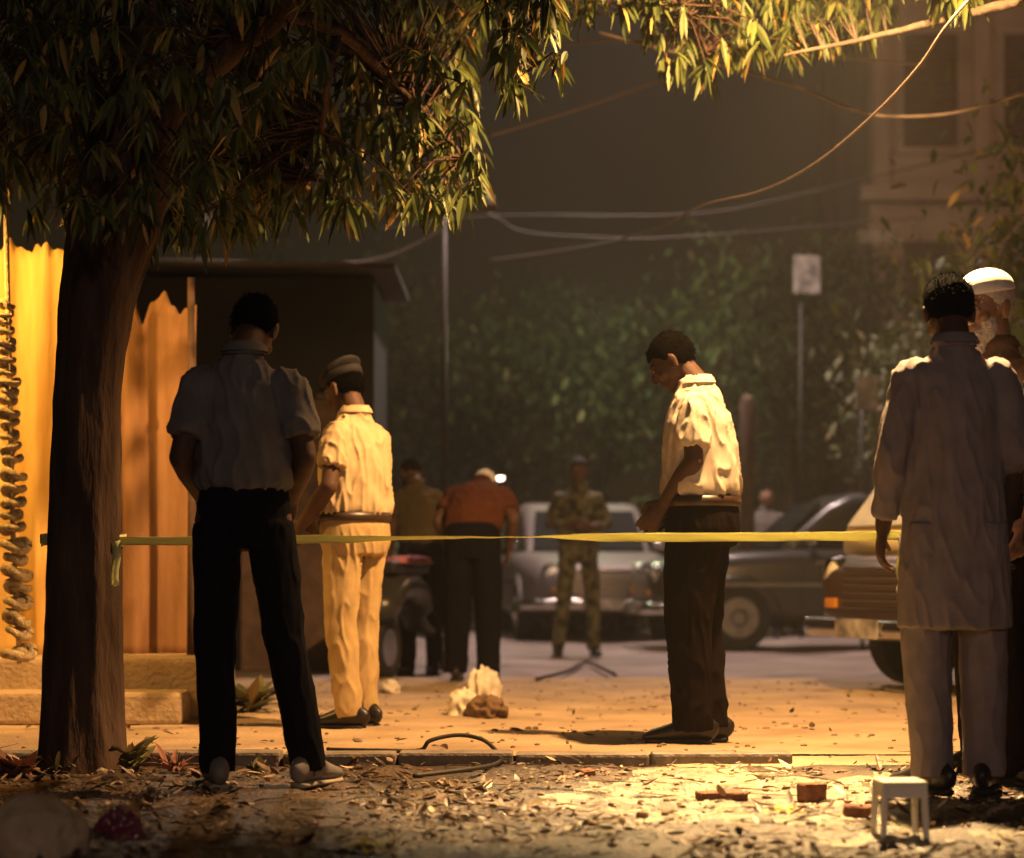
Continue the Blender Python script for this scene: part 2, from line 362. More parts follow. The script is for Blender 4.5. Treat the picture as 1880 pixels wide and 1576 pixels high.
def person(label, px, D, yaw, H=1.70, ground=0.0, shirt=None, trousers=None, skin='skin', hair='hair',
           lean=0.0, nod=0.0, turn=0.0, roll=0.0, arms=None, legs=None, sleeve=.62, kurta=None, girth=1.0, belt=True,
           vox=.007, fold=.009, cap=None, beard=None, curl=.5, legr=1.0, group=None, hair_style='short', seedv=0, shoe='shoe', shirt_z=.975, collar=True, toes=(.1, .1), width=1.0):
    s = H / 1.70; yaw = math.radians(yaw)
    root = empty('person', ((px - W0 / 2) / F * D, D, ground), yaw, label, 'person', group)
    V = Vector
    pel = V((0, 0, .93)) * s
    def up(p):
        p = V(p) * s
        k = smooth01((p.z / s - .90) / .45) if p.z > .9 * s else 0
        a = math.radians(lean) * (.25 + .75 * k) if p.z > .9 * s else 0
        q = p - pel; c, sn = math.cos(a), math.sin(a)
        return pel + V((q.x, q.y * c + q.z * sn, q.z * c - q.y * sn))
    A = dict(rs=(.158 * width, -.01, 1.352), ls=(-.158 * width, -.01, 1.352), re=(.235, -.04, 1.11), le=(-.235, -.04, 1.11), rw=(.235, .06, .87), lw=(-.235, .06, .87), rn=(-1, 0, 0), ln=(1, 0, 0))
    if arms: A.update(arms)
    Lg = dict(rh=(.088, 0, .90), lh=(-.088, 0, .90), rk=(.10, .015, .49), lk=(-.10, .015, .49), ra=(.105, -.02, .085), la=(-.105, -.02, .085))
    if legs: Lg.update(legs)
    sh = {k: up(A[k + 's']) for k in 'rl'}; el = {k: V(A[k + 'e']) * s for k in 'rl'}; wr = {k: V(A[k + 'w']) * s for k in 'rl'}
    hp = {k: V(Lg[k + 'h']) * s for k in 'rl'}; kn = {k: V(Lg[k + 'k']) * s for k in 'rl'}; an = {k: V(Lg[k + 'a']) * s for k in 'rl'}
    hk = up((0, -.005, 1.455))
    T = Matrix.Translation(hk) @ Euler((math.radians(-nod) - math.radians(lean), math.radians(roll), math.radians(turn)), 'XYZ').to_matrix().to_4x4() @ Matrix.Translation(V((0, .028, .13)) * s) @ Matrix.Scale(s, 4)
    # --- body
    bm = bmesh.new(); head_geo(bm, T)
    tube(bm, [up((0, -.005, 1.36)), hk, T @ V((0, -.02, -.02))], [.055 * s, .054 * s, .052 * s], seg=16)
    tube(bm, [up((0, 0, z)) for z in (.88, .98, 1.08, 1.22, 1.32, 1.37)], [(a * s * .85, b * s * .85) for a, b in ((.155, .11), (.15, .10), (.14, .095), (.155, .105), (.155, .095), (.08, .06))], side=(1, 0, 0), seg=20, caps='round')
    for k, sg in (('r', 1), ('l', -1)):
        tube(bm, [sh[k], lerp(sh[k], el[k], .5), el[k]], [.040 * s, .042 * s, .039 * s], caps='round')
        tube(bm, [el[k], lerp(el[k], wr[k], .35), wr[k]], [.040 * s, .041 * s, .026 * s], caps='round')
        hand_geo(bm, wr[k], A.get(k + 'd') and V(A[k + 'd']) or (wr[k] - el[k]), V(A[k + 'n']), sg if not A.get(k + 'flip') else -sg, curl, s)
        tube(bm, [hp[k], kn[k], lerp(kn[k], an[k], .4), an[k]], [.075 * s, .05 * s, .05 * s, .034 * s], caps='round')
        tube(bm, [an[k] + V((0, -.02, -.03)) * s, an[k] + V((0, .1, -.045)) * s], [.028 * s, .025 * s], caps='round')
    remesh_obj('body', bm, M[skin], root, min(vox, .0062 if vox < .01 else vox) * s, 2)
    # --- eyes
    for e in (-1, 1):
        bm = bmesh.new(); ell(bm, T @ V((e * .030, .081, .012)), (.0115 * s, .0075 * s, .0062 * s), T.to_3x3().normalized(), 10, 8); obj('eye', bm, M['eye'], root, True)
    # --- hair
    bm = bmesh.new()
    k = bmesh.ops.create_uvsphere(bm, u_segments=40, v_segments=28, radius=1.0)
    for v in k['verts']:
        n0 = v.co.copy()
        c = V((n0.x * .079, n0.y * .098 - .014, n0.z * .0925 + .031))
        edge = c.z - (.058 if c.y > .05 else (.058 - (.05 - c.y) * 1.15))
        if edge < 0 or c.z < -.055:
            c = V((c.x * .86, (c.y + .014) * .86 - .014, max(c.z, -.055) * .9 + .004))
        else:
            c = c + n0 * (.005 * noise.noise(n0 * 7 + V((seedv, 0, 0))) + (.004 if hair_style == 'full' else 0.0) + .0025 * noise.noise(n0 * 22))
        v.co = T @ c
    bm.normal_update(); srcs = [v for v in bm.verts if (T.inverted() @ v.co).z > -.045]
    if vox < .01:
        for i in range(1500):
            v = random.choice(srcs); nn = v.normal; o_ = T.inverted() @ v.co
            dd = (T.to_3x3() @ V((rv(.6), -.5 if o_.y < .05 else .5, -.8 if o_.z < .07 else rv(.4)))).normalized() + nn * .10
            sd = dd.cross(nn).normalized() * .0022; b_ = v.co + V((rv(.004), rv(.004), rv(.004)))
            L_ = random.uniform(.008, .018); bm.faces.new([bm.verts.new(b_ - sd), bm.verts.new(b_ + sd), bm.verts.new(b_ + dd.normalized() * L_)])
    obj('hair', bm, M[hair], root, True)
    if beard:
        bm = bmesh.new()
        for c, r in (((0, .055, -.085), (.046, .038, .040)), ((.038, .035, -.055), (.022, .035, .045)), ((-.038, .035, -.055), (.022, .035, .045)), ((0, .062, -.118), (.030, .025, .030)), ((0, .090, -.038), (.027, .010, .007))):
            ell(bm, T @ V(c), tuple(q * s for q in r), T.to_3x3().normalized())
        remesh_obj('beard', bm, M[beard], root, .006, 2, lambda p: .004 * noise.noise(p * 90))
    if cap == 'skull':
        bm = bmesh.new(); k = bmesh.ops.create_uvsphere(bm, u_segments=32, v_segments=20, radius=1.0)
        for v in k['verts']:
            n0 = v.co.copy(); v.co = T @ V((n0.x * .087, n0.y * .106 - .010, max(n0.z, -.10) * .075 + .062))
        obj('cap', bm, M['cap_white'], root, True)
    if cap == 'police':
        bm = bmesh.new()
        tube(bm, [T @ V((0, -.012, z)) for z in (.044, .080)], [(.088 * s, .108 * s)] * 2, side=T.to_3x3() @ V((1, 0, 0)), seg=28)
        tube(bm, [T @ V((0, -.012 + a, z)) for z, a in ((.078, 0), (.092, .004), (.104, .006), (.110, .008))], [(.090 * s, .110 * s), (.098 * s, .118 * s), (.092 * s, .110 * s), (.06 * s, .08 * s)], side=T.to_3x3() @ V((1, 0, 0)), seg=28)
        c0 = obj('cap', bm, M['cap_dark'], root, True)
        bm = bmesh.new()
        tube(bm, [T @ V((0, .09, .052)), T @ V((0, .125, .044)), T @ V((0, .145, .034))], [(.072 * s, .006 * s), (.06 * s, .005 * s), (.035 * s, .003 * s)], side=T.to_3x3() @ V((1, 0, 0)), seg=20)
        obj('visor', bm, M['black'], c0, True)
        bm = bmesh.new(); ell(bm, T @ V((0, .104, .085)), (.014 * s, .006 * s, .016 * s), T.to_3x3().normalized(), 10, 8); obj('badge', bm, M['metal'], c0, True)
    # --- shirt
    seed = seedv * 3.7 + 1.3
    def dsp(p):
        q = V((p.x * 20 + seed + p.z * 3, p.y * 20, p.z * 5.5)); q2 = V((p.x * 8 + seed, p.y * 8 + 9, p.z * 9))
        r = max(0, 1 - abs(noise.noise(q)) * 2.4) ** 2 * 1.3; r2 = noise.noise(q2)
        return fold * (r * .9 - .45) + fold * .7 * r2 + fold * .25 * noise.noise(V((p.x * 34, p.y * 34, p.z * 15 + seed)))
    g = girth
    bm = bmesh.new()
    if kurta:
        hz = kurta
        secs = [(hz, .205, .150), (hz + .12, .200, .146), (.80, .192, .14), (.92, .182, .138), (1.05, .168, .128), (1.2, .172, .128), (1.29, .180, .118), (1.35, .160, .098), (1.395, .126, .084), (1.44, .076, .068), (1.475, .066, .064)]
    else:
        z0 = shirt_z
        secs = [(z0, .160, .122), (z0 + .02, .178, .134), (z0 + .05, .184, .138), (max(1.09, z0 + .09), .180, .134), (1.2, .178, .130), (1.29, .178, .118), (1.35, .160, .098), (1.395, .124, .084), (1.436, .076, .068), (1.468, .066, .062)]
    tube(bm, [up((0, 0, z)) for z, a, b in secs], [(a * s * g * (width if z > 1.1 else 1), b * s * g) for z, a, b in secs], side=(1, 0, 0), seg=28)
    for k, sg in (('r', 1), ('l', -1)):
        ell(bm, sh[k] + V((-sg * .012, 0, -.006)) * s, (.066 * s, .064 * s, .062 * s))
        full = sleeve > 1
        if full:
            e2 = lerp(el[k], wr[k], sleeve - 1)
            tube(bm, [sh[k], lerp(sh[k], el[k], .5), el[k], lerp(el[k], e2, .5), e2], [.060 * s, .059 * s, .054 * s, .048 * s, .042 * s], seg=18)
        else:
            e2 = lerp(sh[k], el[k], sleeve)
            tube(bm, [sh[k], lerp(sh[k], e2, .5), e2], [.061 * s, .065 * s, .071 * s], seg=18)
    shirt_o = remesh_obj('kurta' if kurta else 'shirt', bm, M[shirt], root, vox * s, 10, dsp)
    if collar:
        bm = bmesh.new()
        tube(bm, [up((0, -.004, z)) for z in (1.445, 1.462, 1.488, 1.478, 1.455)], [(.072 * s, .070 * s), (.068 * s, .066 * s), (.064 * s, .062 * s), (.071 * s, .069 * s), (.082 * s, .078 * s)], side=(1, 0, 0), seg=26, caps=False)
        obj('collar', bm, M[shirt], shirt_o, True)
    # --- trousers
    bm = bmesh.new(); lw = legr
    tube(bm, [V((0, 0, z)) * s for z in (.80, .86, .93, 1.0, 1.035)], [(a_ * s * g * (.85 if kurta else 1), b_ * s * g * (.85 if kurta else 1)) for a_, b_ in ((.150, .115), (.172, .128), (.172, .128), (.160, .120), (.155, .116))], side=(1, 0, 0), seg=26)
    for k in 'rl':
        tube(bm, [hp[k] + V((0, 0, -.02)), lerp(hp[k], kn[k], .45), kn[k], lerp(kn[k], an[k], .5), an[k] + V((0, 0, -.03)) * s], [((.074 if kurta else .081) * s * min(lw, 1.08), .104 * s * min(lw, 1.1)), (.080 * s * lw, .092 * s * lw), (.070 * s * lw, .076 * s * lw), (.066 * s * lw, .070 * s * lw), (.060 * s * lw, .068 * s * lw)], side=(1, 0, 0), seg=20)
    remesh_obj('trousers', bm, M[trousers], root, vox * s, 3, lambda p: dsp(p + V((.3, .2, 0))) * .6 * smooth01((.97 * s - p.z) / .12))
    if belt and not kurta:
        bm = bmesh.new()
        tube(bm, [V((0, 0, z)) * s for z in (.955, .995)], [(.178 * s * g, .134 * s * g)] * 2, side=(1, 0, 0), seg=30)
        obj('belt', bm, M['belt'], root, True)
    # --- shoes
    for k, sg, to in (('r', 1, toes[0]), ('l', -1, toes[1])):
        R = Matrix.Rotation(-sg * to, 3, 'Z'); b = V((an[k].x, an[k].y, 0)) + V((0, 0, max(0, an[k].z - .085 * s)))
        prof = [(-.075, .026, .040), (-.055, .034, .050), (0, .035, .056), (.06, .040, .040), (.12, .046, .028), (.165, .040, .022), (.195, .020, .014)]
        bm = bmesh.new()
        tube(bm, [b + R @ (V((0, y, hh + .012)) * s) for y, ww, hh in prof], [(ww * s, hh * s) for y, ww, hh in prof], side=R @ V((1, 0, 0)), seg=18, caps='round')
        so = obj('shoe', bm, M[shoe], root, True)
        bm = bmesh.new()
        tube(bm, [b + R @ (V((0, y, .010)) * s) for y, ww, hh in prof], [(ww * s * 1.08, .012 * s) for y, ww, hh in prof], side=R @ V((1, 0, 0)), seg=12)
        obj('sole', bm, M['sole' if shoe == 'shoe_light' else 'rubber'], so, True)
    return root, T

M['eye'] = mat('eye', (.25, .2, .16), .2, .3, 60)
M['cap_white'] = mat('cap_white', (.75, .7, .62), .9, .08, 30, .3, 200)
M['cap_dark'] = mat('cap_dark', (.014, .013, .014), .8, .2, 30, .3, 200)
M['grey_shirt'] = cloth('grey_shirt', (.14, .13, .125))
M['black_trousers'] = cloth('black_trousers', (.005, .005, .008))
M['khaki'] = cloth('khaki', (.46, .35, .20))
M['khaki2'] = cloth('khaki_trousers', (.42, .30, .14))
M['white_shirt'] = cloth('white_shirt', (.50, .44, .35))
M['brown_trousers'] = cloth('brown_trousers', (.010, .006, .005))
M['kurta'] = cloth('kurta_cloth', (.26, .215, .21))
M['pyjama'] = cloth('pyjama_cloth', (.24, .20, .205))
M['rust'] = cloth('rust_shirt', (.075, .026, .012))
M['olive'] = cloth('olive_shirt', (.085, .065, .032))
M['brown_shirt'] = cloth('brown_shirt', (.16, .10, .06))
M['navy'] = cloth('navy_cloth', (.012, .013, .022))
M['shoe_light'] = mat('shoe_light', (.16, .15, .145), .6, .3, 10)
def camo(name):
    m = mat(name, (.015, .018, .008), .9, .3, 16, .2, 200, col2=(.13, .12, .07), detail=1)
    return m
M['camo'] = camo('camouflage')

G = 'people standing along the police tape'
# man at left, back to us, hands in front of the belly
person('man in grey short sleeved shirt and black trousers, back turned, beside the tree', 448, 7.62, 4, 1.78, VZ, 'grey_shirt', 'black_trousers',
       nod=40, roll=4, turn=-12, sleeve=.74, girth=.92, width=.95, legr=.98, seedv=1, fold=.009, belt=False, shirt_z=.99,
       arms=dict(re=(.205, -.06, 1.10), le=(-.205, -.06, 1.10), rw=(.15, .20, .97), lw=(-.15, .20, .97), rn=(0, -1, .2), ln=(0, -1, .2)),
       legs=dict(lh=(-.09, 0, .90), rh=(.085, 0, .90), lk=(-.095, .01, .49), rk=(.135, .0, .49), la=(-.085, -.02, .085), ra=(.215, .02, .085)), toes=(.5, .15), shoe='shoe_light')
# policeman in khaki
person('policeman in yellow lit khaki uniform and dark cap, facing left', 652, 10.0, 58, 1.69, 0, 'khaki', 'khaki2',
       nod=24, turn=-10, sleeve=.66, girth=1.12, seedv=2, fold=.012, cap='police', toes=(.1, .2),
       arms=dict(re=(.20, .03, 1.12), le=(-.24, -.03, 1.11), rw=(.09, .19, .98), lw=(-.19, .16, .94), rn=(-1, 0, 0), ln=(1, 0, 0)),
       legs=dict(ra=(.075, .0, .085), la=(-.075, -.02, .085), rk=(.085, .02, .49), lk=(-.085, .02, .49)))
# man in white shirt
person('man in white shirt and dark brown trousers, head bowed, facing left', 1290, 9.2, 78, 1.77, 0, 'white_shirt', 'brown_trousers',
       nod=34, lean=3, sleeve=.74, girth=1.16, seedv=3, fold=.013, shirt_z=.99, toes=(.05, .1),
       arms=dict(re=(.20, .0, 1.12), le=(-.205, .01, 1.13), rw=(.12, .14, .97), lw=(-.12, .14, .97), rd=(0, .45, -.55), ld=(0, .45, -.55), rn=(-1, 0, 0), ln=(1, 0, 0)),
       legs=dict(rh=(.085, .02, .90), lh=(-.085, .02, .90), ra=(.06, -.02, .085), la=(-.06, .03, .085), rk=(.075, .02, .49), lk=(-.075, .05, .49)), legr=1.22)
# man in the long kurta
person('man in long grey kurta and loose pyjama, dark hair, back turned', 1752, 7.42, 3, 1.79, VZ, 'kurta', 'pyjama',
       nod=26, sleeve=1.85, girth=.92, width=.92, kurta=.535, seedv=4, fold=.0065, belt=False, collar=True,
       arms=dict(re=(.198, -.03, 1.09), le=(-.210, -.03, 1.10), rw=(.13, .17, .95), lw=(-.222, .05, .86), rn=(-1, 0, 0), ln=(1, 0, 0)),
       legs=dict(la=(-.075, -.01, .085), ra=(.10, .01, .085), lk=(-.09, .01, .49), rk=(.10, .02, .49)), legr=1.12, hair_style='full', toes=(.35, .5))
# white bearded man beyond him
person('old man with white cap and beard, lit orange, behind the kurta man', 1828, 7.95, 118, 1.84, VZ, 'brown_shirt', 'brown_trousers',
       skin='skin_l', hair='hair_w', nod=10, turn=6, sleeve=1.8, seedv=5, cap='skull', beard='hair_w', vox=.009)
# man cut by the right edge
person('man in dark navy clothes cut off by the right edge of the photo', 1985, 7.55, 20, 1.76, VZ, 'navy', 'black_trousers', nod=2, sleeve=.7, seedv=6, girth=1.1, vox=.009,
       arms=dict(le=(-.285, -.03, 1.10), lw=(-.25, .08, .86)))
# rust shirt man bending
person('man in rust brown shirt bending forward behind the policeman', 868, 14.0, -8, 1.68, 0, 'rust', 'black_trousers', hair='hair_w',
       lean=46, nod=36, sleeve=.7, seedv=7, vox=.011, legr=1.25, girth=1.08, belt=False,
       arms=dict(re=(.25, .12, 1.05), le=(-.25, .12, 1.05), rw=(.20, .26, .86), lw=(-.20, .26, .86)))
person('man in dull olive shirt between the policeman and the stooping man', 772, 15.4, 20, 1.60, -.03, 'olive', 'navy', lean=14, nod=30, sleeve=.7, seedv=8, vox=.012, belt=False)
# soldier
person('soldier in camouflage uniform standing with legs apart on the road', 1062, 18.6, 184, 1.70, -.03, 'camo', 'camo2' if 'camo2' in M else 'camo', hair='cap_dark',
       nod=8, sleeve=1.7, seedv=9, vox=.012, fold=.012, legr=.95,
       arms=dict(re=(.25, -.02, 1.12), le=(-.25, -.02, 1.12), rw=(.08, .20, 1.12), lw=(-.08, .20, 1.10), rn=(-1, 0, 0), ln=(1, 0, 0)),
       legs=dict(ra=(.175, 0, .085), la=(-.13, 0, .085), rk=(.13, .02, .49), lk=(-.12, .02, .49)))
person('distant man standing behind the dark parked car, pale face', 1408, 23.5, 170, 1.62, -.03, 'grey_shirt', 'navy', skin='skin_l', sleeve=.7, seedv=10, vox=.014)
person('distant man in pale shirt far behind the policeman', 1110, 27.0, 20, 1.60, -.03, 'olive', 'navy', sleeve=.7, seedv=11, vox=.016)

# kurta man's wrist watch, the white shirt man's phone
t = P(1662, 950, 7.42)
bm = bmesh.new(); box(bm, (0, 0, 0), (.072, .010, .145), bev=.004); o = obj('mobile_phone', bm, M['black'], None)
o.location = P(1207, 965, 9.17); o.rotation_euler = (.9, .2, 1.3); tag(o, 'dark mobile phone held at belly height by the white shirted man', 'phone')
# ------------------------------------------------------------------ police tape
pts = []
A0 = P(214, 994, 8.16); A1 = P(1168, 987, 7.72); A2 = P(1655, 984, 7.45)
keyp = [A0, P(540, 991, 8.02), P(760, 988, 7.93), P(960, 986, 7.82), A1, P(1400, 986, 7.6), A2]
twist = [-.30, -.25, -1.2, -1.5, -.3, -.45, -.3]
n = 140; cps = catmull(keyp, 24); n = len(cps)
vs, fs = [], []
for i, c in enumerate(cps):
    u = i / (n - 1) * 6; k = min(5, int(u)); a = lerp(twist[k], twist[k + 1], smooth01(u - k))
    d = Vector((0, math.sin(a), math.cos(a))) * .0165
    wv = Vector((0, .006 * noise.noise(Vector((i * .35, 0, 0))), .004 * noise.noise(Vector((i * .16, 3, 0)))))
    for q in (-1, -.33, .33, 1):
        vs.append(c + d * q + wv + Vector((0, .0015 * math.cos(q * 3 + i * .4), 0)))
for i in range(n - 1):
    for q in range(3): fs.append((i * 4 + q, i * 4 + q + 1, i * 4 + q + 5, i * 4 + q + 4))
def strip(pl, half, up_=Vector((0, 0, 1))):
    b0 = len(vs)
    for c in pl: vs.append(c + up_ * half); vs.append(c - up_ * half)
    for i in range(len(pl) - 1): fs.append((b0 + i * 2, b0 + i * 2 + 1, b0 + i * 2 + 3, b0 + i * 2 + 2))
tcx, tcy = P(153, 993, 8.3).x, 8.3
for q, zz in ((.158, 0), (.162, .012)):
    strip([Vector((tcx + q * math.cos(a), tcy + q * math.sin(a), A0.z + zz + .01 * math.sin(a))) for a in [k * 4.2 / 40 - .5 for k in range(41)] if math.sin(a) > -.45], .017)
strip([A0 + Vector((.005 * math.sin(k), -.012 - .002 * k, -.028 * k)) for k in range(7)], .016, Vector((1, 0, .3)))
strip([A2 + Vector((.006 * math.sin(k * 1.3), -.01, -.03 * k)) for k in range(6)], .016, Vector((1, 0, .2)))
# solid 0.6 mm film
o = mesh_obj('police_tape', vs, fs, M['tape'], smooth=True); sm = o.modifiers.new('s', 'SOLIDIFY'); sm.thickness = .0006
tag(o, 'yellow police tape stretched waist high from the tree to the right', 'police tape')

# ------------------------------------------------------------------ trees
def limb(bm, pts, r0, r1, seg=12, k=6, wob=.0):
    pp = catmull(pts, k); m = len(pp)
    for i, p in enumerate(pp):
        if 0 < i < m - 1: pp[i] = p + Vector((rv(wob), rv(wob), rv(wob)))
    tube(bm, pp, [lerp(r0, r1, (i / (m - 1)) ** .8) for i in range(m)], seg=seg)
    return pp
def inpoly(x, y, poly):
    c = False; j = len(poly) - 1
    for i in range(len(poly)):
        if (poly[i][1] > y) != (poly[j][1] > y) and x < (poly[j][0] - poly[i][0]) * (y - poly[i][1]) / (poly[j][1] - poly[i][1]) + poly[i][0]: c = not c
        j = i
    return c
def spray(vs, fs, ts, tips, p, L=.135, n=11):
    """a twig tip with drooping mango leaves"""
    for i in range(n):
        a = random.uniform(0, 2 * PI); e = random.uniform(-1.3, .05)
        d = Vector((math.cos(a) * math.cos(e), math.sin(a) * math.cos(e), math.sin(e) - .35))
        l = L * random.uniform(.7, 1.2)
        shape_leaf(vs, fs, ts, p + Vector((rv(.02), rv(.02), rv(.03))), d, Vector((rv(.6), rv(.6), 1)), l, l * random.uniform(.19, .27), random.uniform(.15, .5), random.random())
def fill_poly(poly, d0, d1, n):
    xs = [q[0] for q in poly]; ys = [q[1] for q in poly]; out = []
    while len(out) < n:
        x = random.uniform(min(xs), max(xs)); y = random.uniform(min(ys), max(ys))
        if inpoly(x, y, poly): out.append(P(x, y, random.uniform(d0, d1)))
    return out
def connect(bm, tips, nodes, r=.004):
    for t in tips:
        q = min(nodes, key=lambda a: (a - t).length)
        m = (q + t) * .5 + Vector((rv(.03), rv(.03), .04))
        tube(bm, [q, m, t], [r * 1.6, r, r * .6], seg=5, caps=False)

BX, BY = (150 - W0 / 2) / F * 8.3, 8.3
root = empty('mango_tree', (BX, BY, VZ), 0, 'thick dark tree trunk at left with drooping lit leaves overhead', 'tree')
def loc(p): return Vector(p) - Vector((BX, BY, VZ))
bm = bmesh.new()
def prf(z):
    return
tr = [(P(148, 1440, 8.3), .20), (P(150, 1380, 8.3), .168), (P(150, 1300, 8.3), .155), (P(152, 1100, 8.3), .140), (P(156, 900, 8.3), .134), (P(163, 720, 8.3), .128), (P(180, 560, 8.3), .142), (P(208, 420, 8.3), .170), (P(235, 300, 8.3), .17), (P(255, 200, 8.3), .13)]
cc = catmull([loc(p) for p, r in tr], 8); rr = [r for p, r in tr]; m_ = len(cc)
rads = []
for i in range(m_):
    u = i / (m_ - 1) * (len(rr) - 1); k = min(len(rr) - 2, int(u)); rads.append(lerp(rr[k], rr[k + 1], u - k))
vv = tube(bm, cc, rads, seg=40)
for v in vv:
    a = math.atan2(v.co.y, v.co.x); q = Vector((math.cos(a) * 2.2, math.sin(a) * 2.2, v.co.z * .9))
    v.co += Vector((math.cos(a), math.sin(a), 0)) * (.018 * noise.noise(q) + .007 * noise.noise(q * 5) + .004 * noise.noise(Vector((a * 9, v.co.z * 7, 0))))
top = cc[-1]
nodes1 = []
L1 = [[P(232, 330, 8.3), P(330, 160, 8.2), P(500, 20, 8.0), P(640, -120, 7.8)],
      [P(240, 300, 8.3), P(250, 60, 8.4), P(300, -250, 8.5)],
      [P(225, 300, 8.3), P(120, 120, 8.2), P(-40, -60, 8.0)],
      [P(500, 20, 8.0), P(620, 60, 8.2), P(720, 150, 9.4), P(800, 230, 9.6), P(850, 290, 9.6)],
      [P(620, 60, 8.2), P(600, 160, 8.2), P(590, 260, 9.3), P(570, 330, 9.5)],
      [P(640, -120, 7.8), P(820, -90, 7.9), P(960, -40, 8.7), P(985, 60, 8.9), P(970, 130, 8.9)],
      [P(820, -90, 7.9), P(1050, -130, 8.5), P(1200, -60, 9.6), P(1270, 40, 10.5), P(1300, 100, 10.6)]]
R1 = [(.10, .055), (.12, .07), (.10, .05), (.03, .007), (.02, .006), (.045, .007), (.032, .006)]
for pts_, (a, b) in zip(L1, R1):
    nodes1 += limb(bm, [loc(p) for p in pts_], a, b, wob=.006)
PA = [(430, 410), (470, 290), (560, 200), (640, 90), (760, 70), (880, 130), (900, 220), (890, 330), (860, 380), (780, 370), (700, 370), (640, 390), (560, 370), (470, 400)]
PB = [(880, -60), (1060, -60), (1060, 120), (1000, 110), (960, 170), (900, 90)]
PC = [(1160, -60), (1440, -60), (1440, 80), (1400, 100), (1320, 130), (1200, 110)]
PC2 = [(1040, -60), (1180, -60), (1180, 0), (1040, 20)]
PE = [(-60, -120), (640, -120), (600, 60), (480, 190), (430, 330), (400, 400), (300, 440), (170, 400), (110, 300), (-60, 300)]
PD = [(-60, -100), (620, -100), (620, 180), (520, 330), (420, 430), (120, 430), (-60, 320)]
t1 = [loc(p) for p in fill_poly(PA, 9.1, 10.2, 150)]; t2 = [loc(p) for p in fill_poly(PB, 8.6, 9.2, 36)]
t3 = [loc(p) for p in fill_poly(PC, 10.2, 11.0, 66) + fill_poly(PC2, 10.0, 10.6, 9)]
t4 = [loc(p) for p in fill_poly(PE, 7.5, 9.2, 330) + fill_poly(PD, 9.2, 10.6, 330) + fill_poly([(540, -100), (920, -100), (900, 20), (860, 90), (640, 110)], 9.6, 10.8, 70)]
vs, fs, ts = [], [], []
for p in t1 + t2 + t3 + t4: spray(vs, fs, ts, None, p, n=random.randint(5, 12), L=random.uniform(.085, .14))
connect(bm, t1 + t2 + t3 + t4, nodes1)
obj('trunk', bm, M['bark'], root, True)
mesh_obj('crown', vs, fs, LEAF, root, uvs=ts)

# tree at right whose branch enters the picture
root = empty('roadside_tree', (3.6, 8.4, VZ), 0, 'tree off to the right whose pale lit branch enters at top right', 'tree')
def loc2(p): return Vector(p) - Vector((3.6, 8.4, VZ))
bm = bmesh.new()
limb(bm, [(0, 0, 0), (.03, 0, 1.2), (-.05, 0, 2.5), (.1, 0, 4.2)], .17, .09, 18)
nd = limb(bm, [loc2(p) for p in (Vector((3.55, 8.4, 2.6)), P(1990, -10, 8.6), P(1860, 6, 9.8), P(1760, 30, 10.2), P(1600, 68, 10.4), P(1440, 102, 10.4))], .045, .006, 12, wob=.003)
nd += limb(bm, [loc2(p) for p in (P(1860, 6, 9.8), P(1760, -60, 10.2), P(1600, -60, 10.3), P(1500, -10, 10.3))], .02, .005, 8)
tt = [loc2(p) for p in fill_poly([(1430, -60), (1640, -60), (1620, 20), (1560, 55), (1440, 60)], 10.6, 11.3, 44) + fill_poly([(1680, -80), (1800, -80), (1790, -10), (1740, -5)], 9.9, 10.3, 9)]
vs, fs, ts = [], [], []
for p in tt: spray(vs, fs, ts, None, p, n=10, L=.14)
connect(bm, tt, nd)
obj('trunk', bm, M['bark2'], root, True)
for i in range(500):
    p = Vector((rv(1.4) + .6, rv(1.2), 3.9 + rv(.8))); spray(vs, fs, ts, None, p, n=7)
mesh_obj('crown', vs, fs, LEAF, root, uvs=ts)

# background trees
def bg_tree(label, x, y, h, rx, ry, zc, rz, n, size=.11, tr=.14, lm=LEAFB, name='background_tree'):
    root = empty(name, (x, y, -.03), 0, label, 'tree', 'dark trees beyond the road')
    bm = bmesh.new(); nds = limb(bm, [(0, 0, 0), (rv(.15), 0, h * .3), (rv(.25), 0, h * .6), (rv(.3), 0, h * .85)], tr, tr * .4, 10)
    cl = []
    for i in range(max(10, n // 110)):
        u = Vector((random.gauss(0, 1), random.gauss(0, 1), random.gauss(0, 1))).normalized() * random.uniform(.25, 1.0)
        c = Vector((u.x * rx, u.y * ry, zc + u.z * rz)); cl.append((c, random.uniform(.35, .75)))
        q = min(nds, key=lambda a: (a - c).length); tube(bm, [q, (q + c) / 2 + Vector((0, 0, -.12)), c], [tr * .25, tr * .14, tr * .05], seg=6, caps=False)
    vs, fs, ts = [], [], []
    for i in range(n):
        c, r = random.choice(cl); u = Vector((random.gauss(0, .5), random.gauss(0, .5), random.gauss(0, .38))) * r
        d = Vector((rv(1), rv(1), rv(1) - .4)); L = size * random.uniform(.7, 1.4)
        shape_leaf(vs, fs, ts, c + u, d, Vector((rv(1), rv(1), 1)), L, L * random.uniform(.35, .5), .2, random.random())
    obj('trunk', bm, M['bark'], root, True); mesh_obj('crown', vs, fs, lm, root, uvs=ts)
    return root
bg_tree('dim green spreading tree in the middle of the background', 1.0, 27.5, 4.0, 2.1, 1.2, 3.1, 1.2, 6000)
bg_tree('dark brown green tree behind the white shirted man', 3.4, 25.5, 4.2, 1.5, 1.1, 3.4, 1.5, 5500)
bg_tree('tall dark tree at left of the background beyond the shed', -2.6, 28.5, 5.0, 1.7, 1.3, 3.6, 1.6, 5500)
bg_tree('bushy tree with pale leaves left of the kurta man', 4.1, 21.0, 3.4, 1.0, .9, 2.5, 1.1, 3200)
bg_tree('olive leafed tree beside the pink building at right', 3.7, 14.8, 3.4, .62, .6, 2.95, .95, 2400, .10, .05, LEAF)
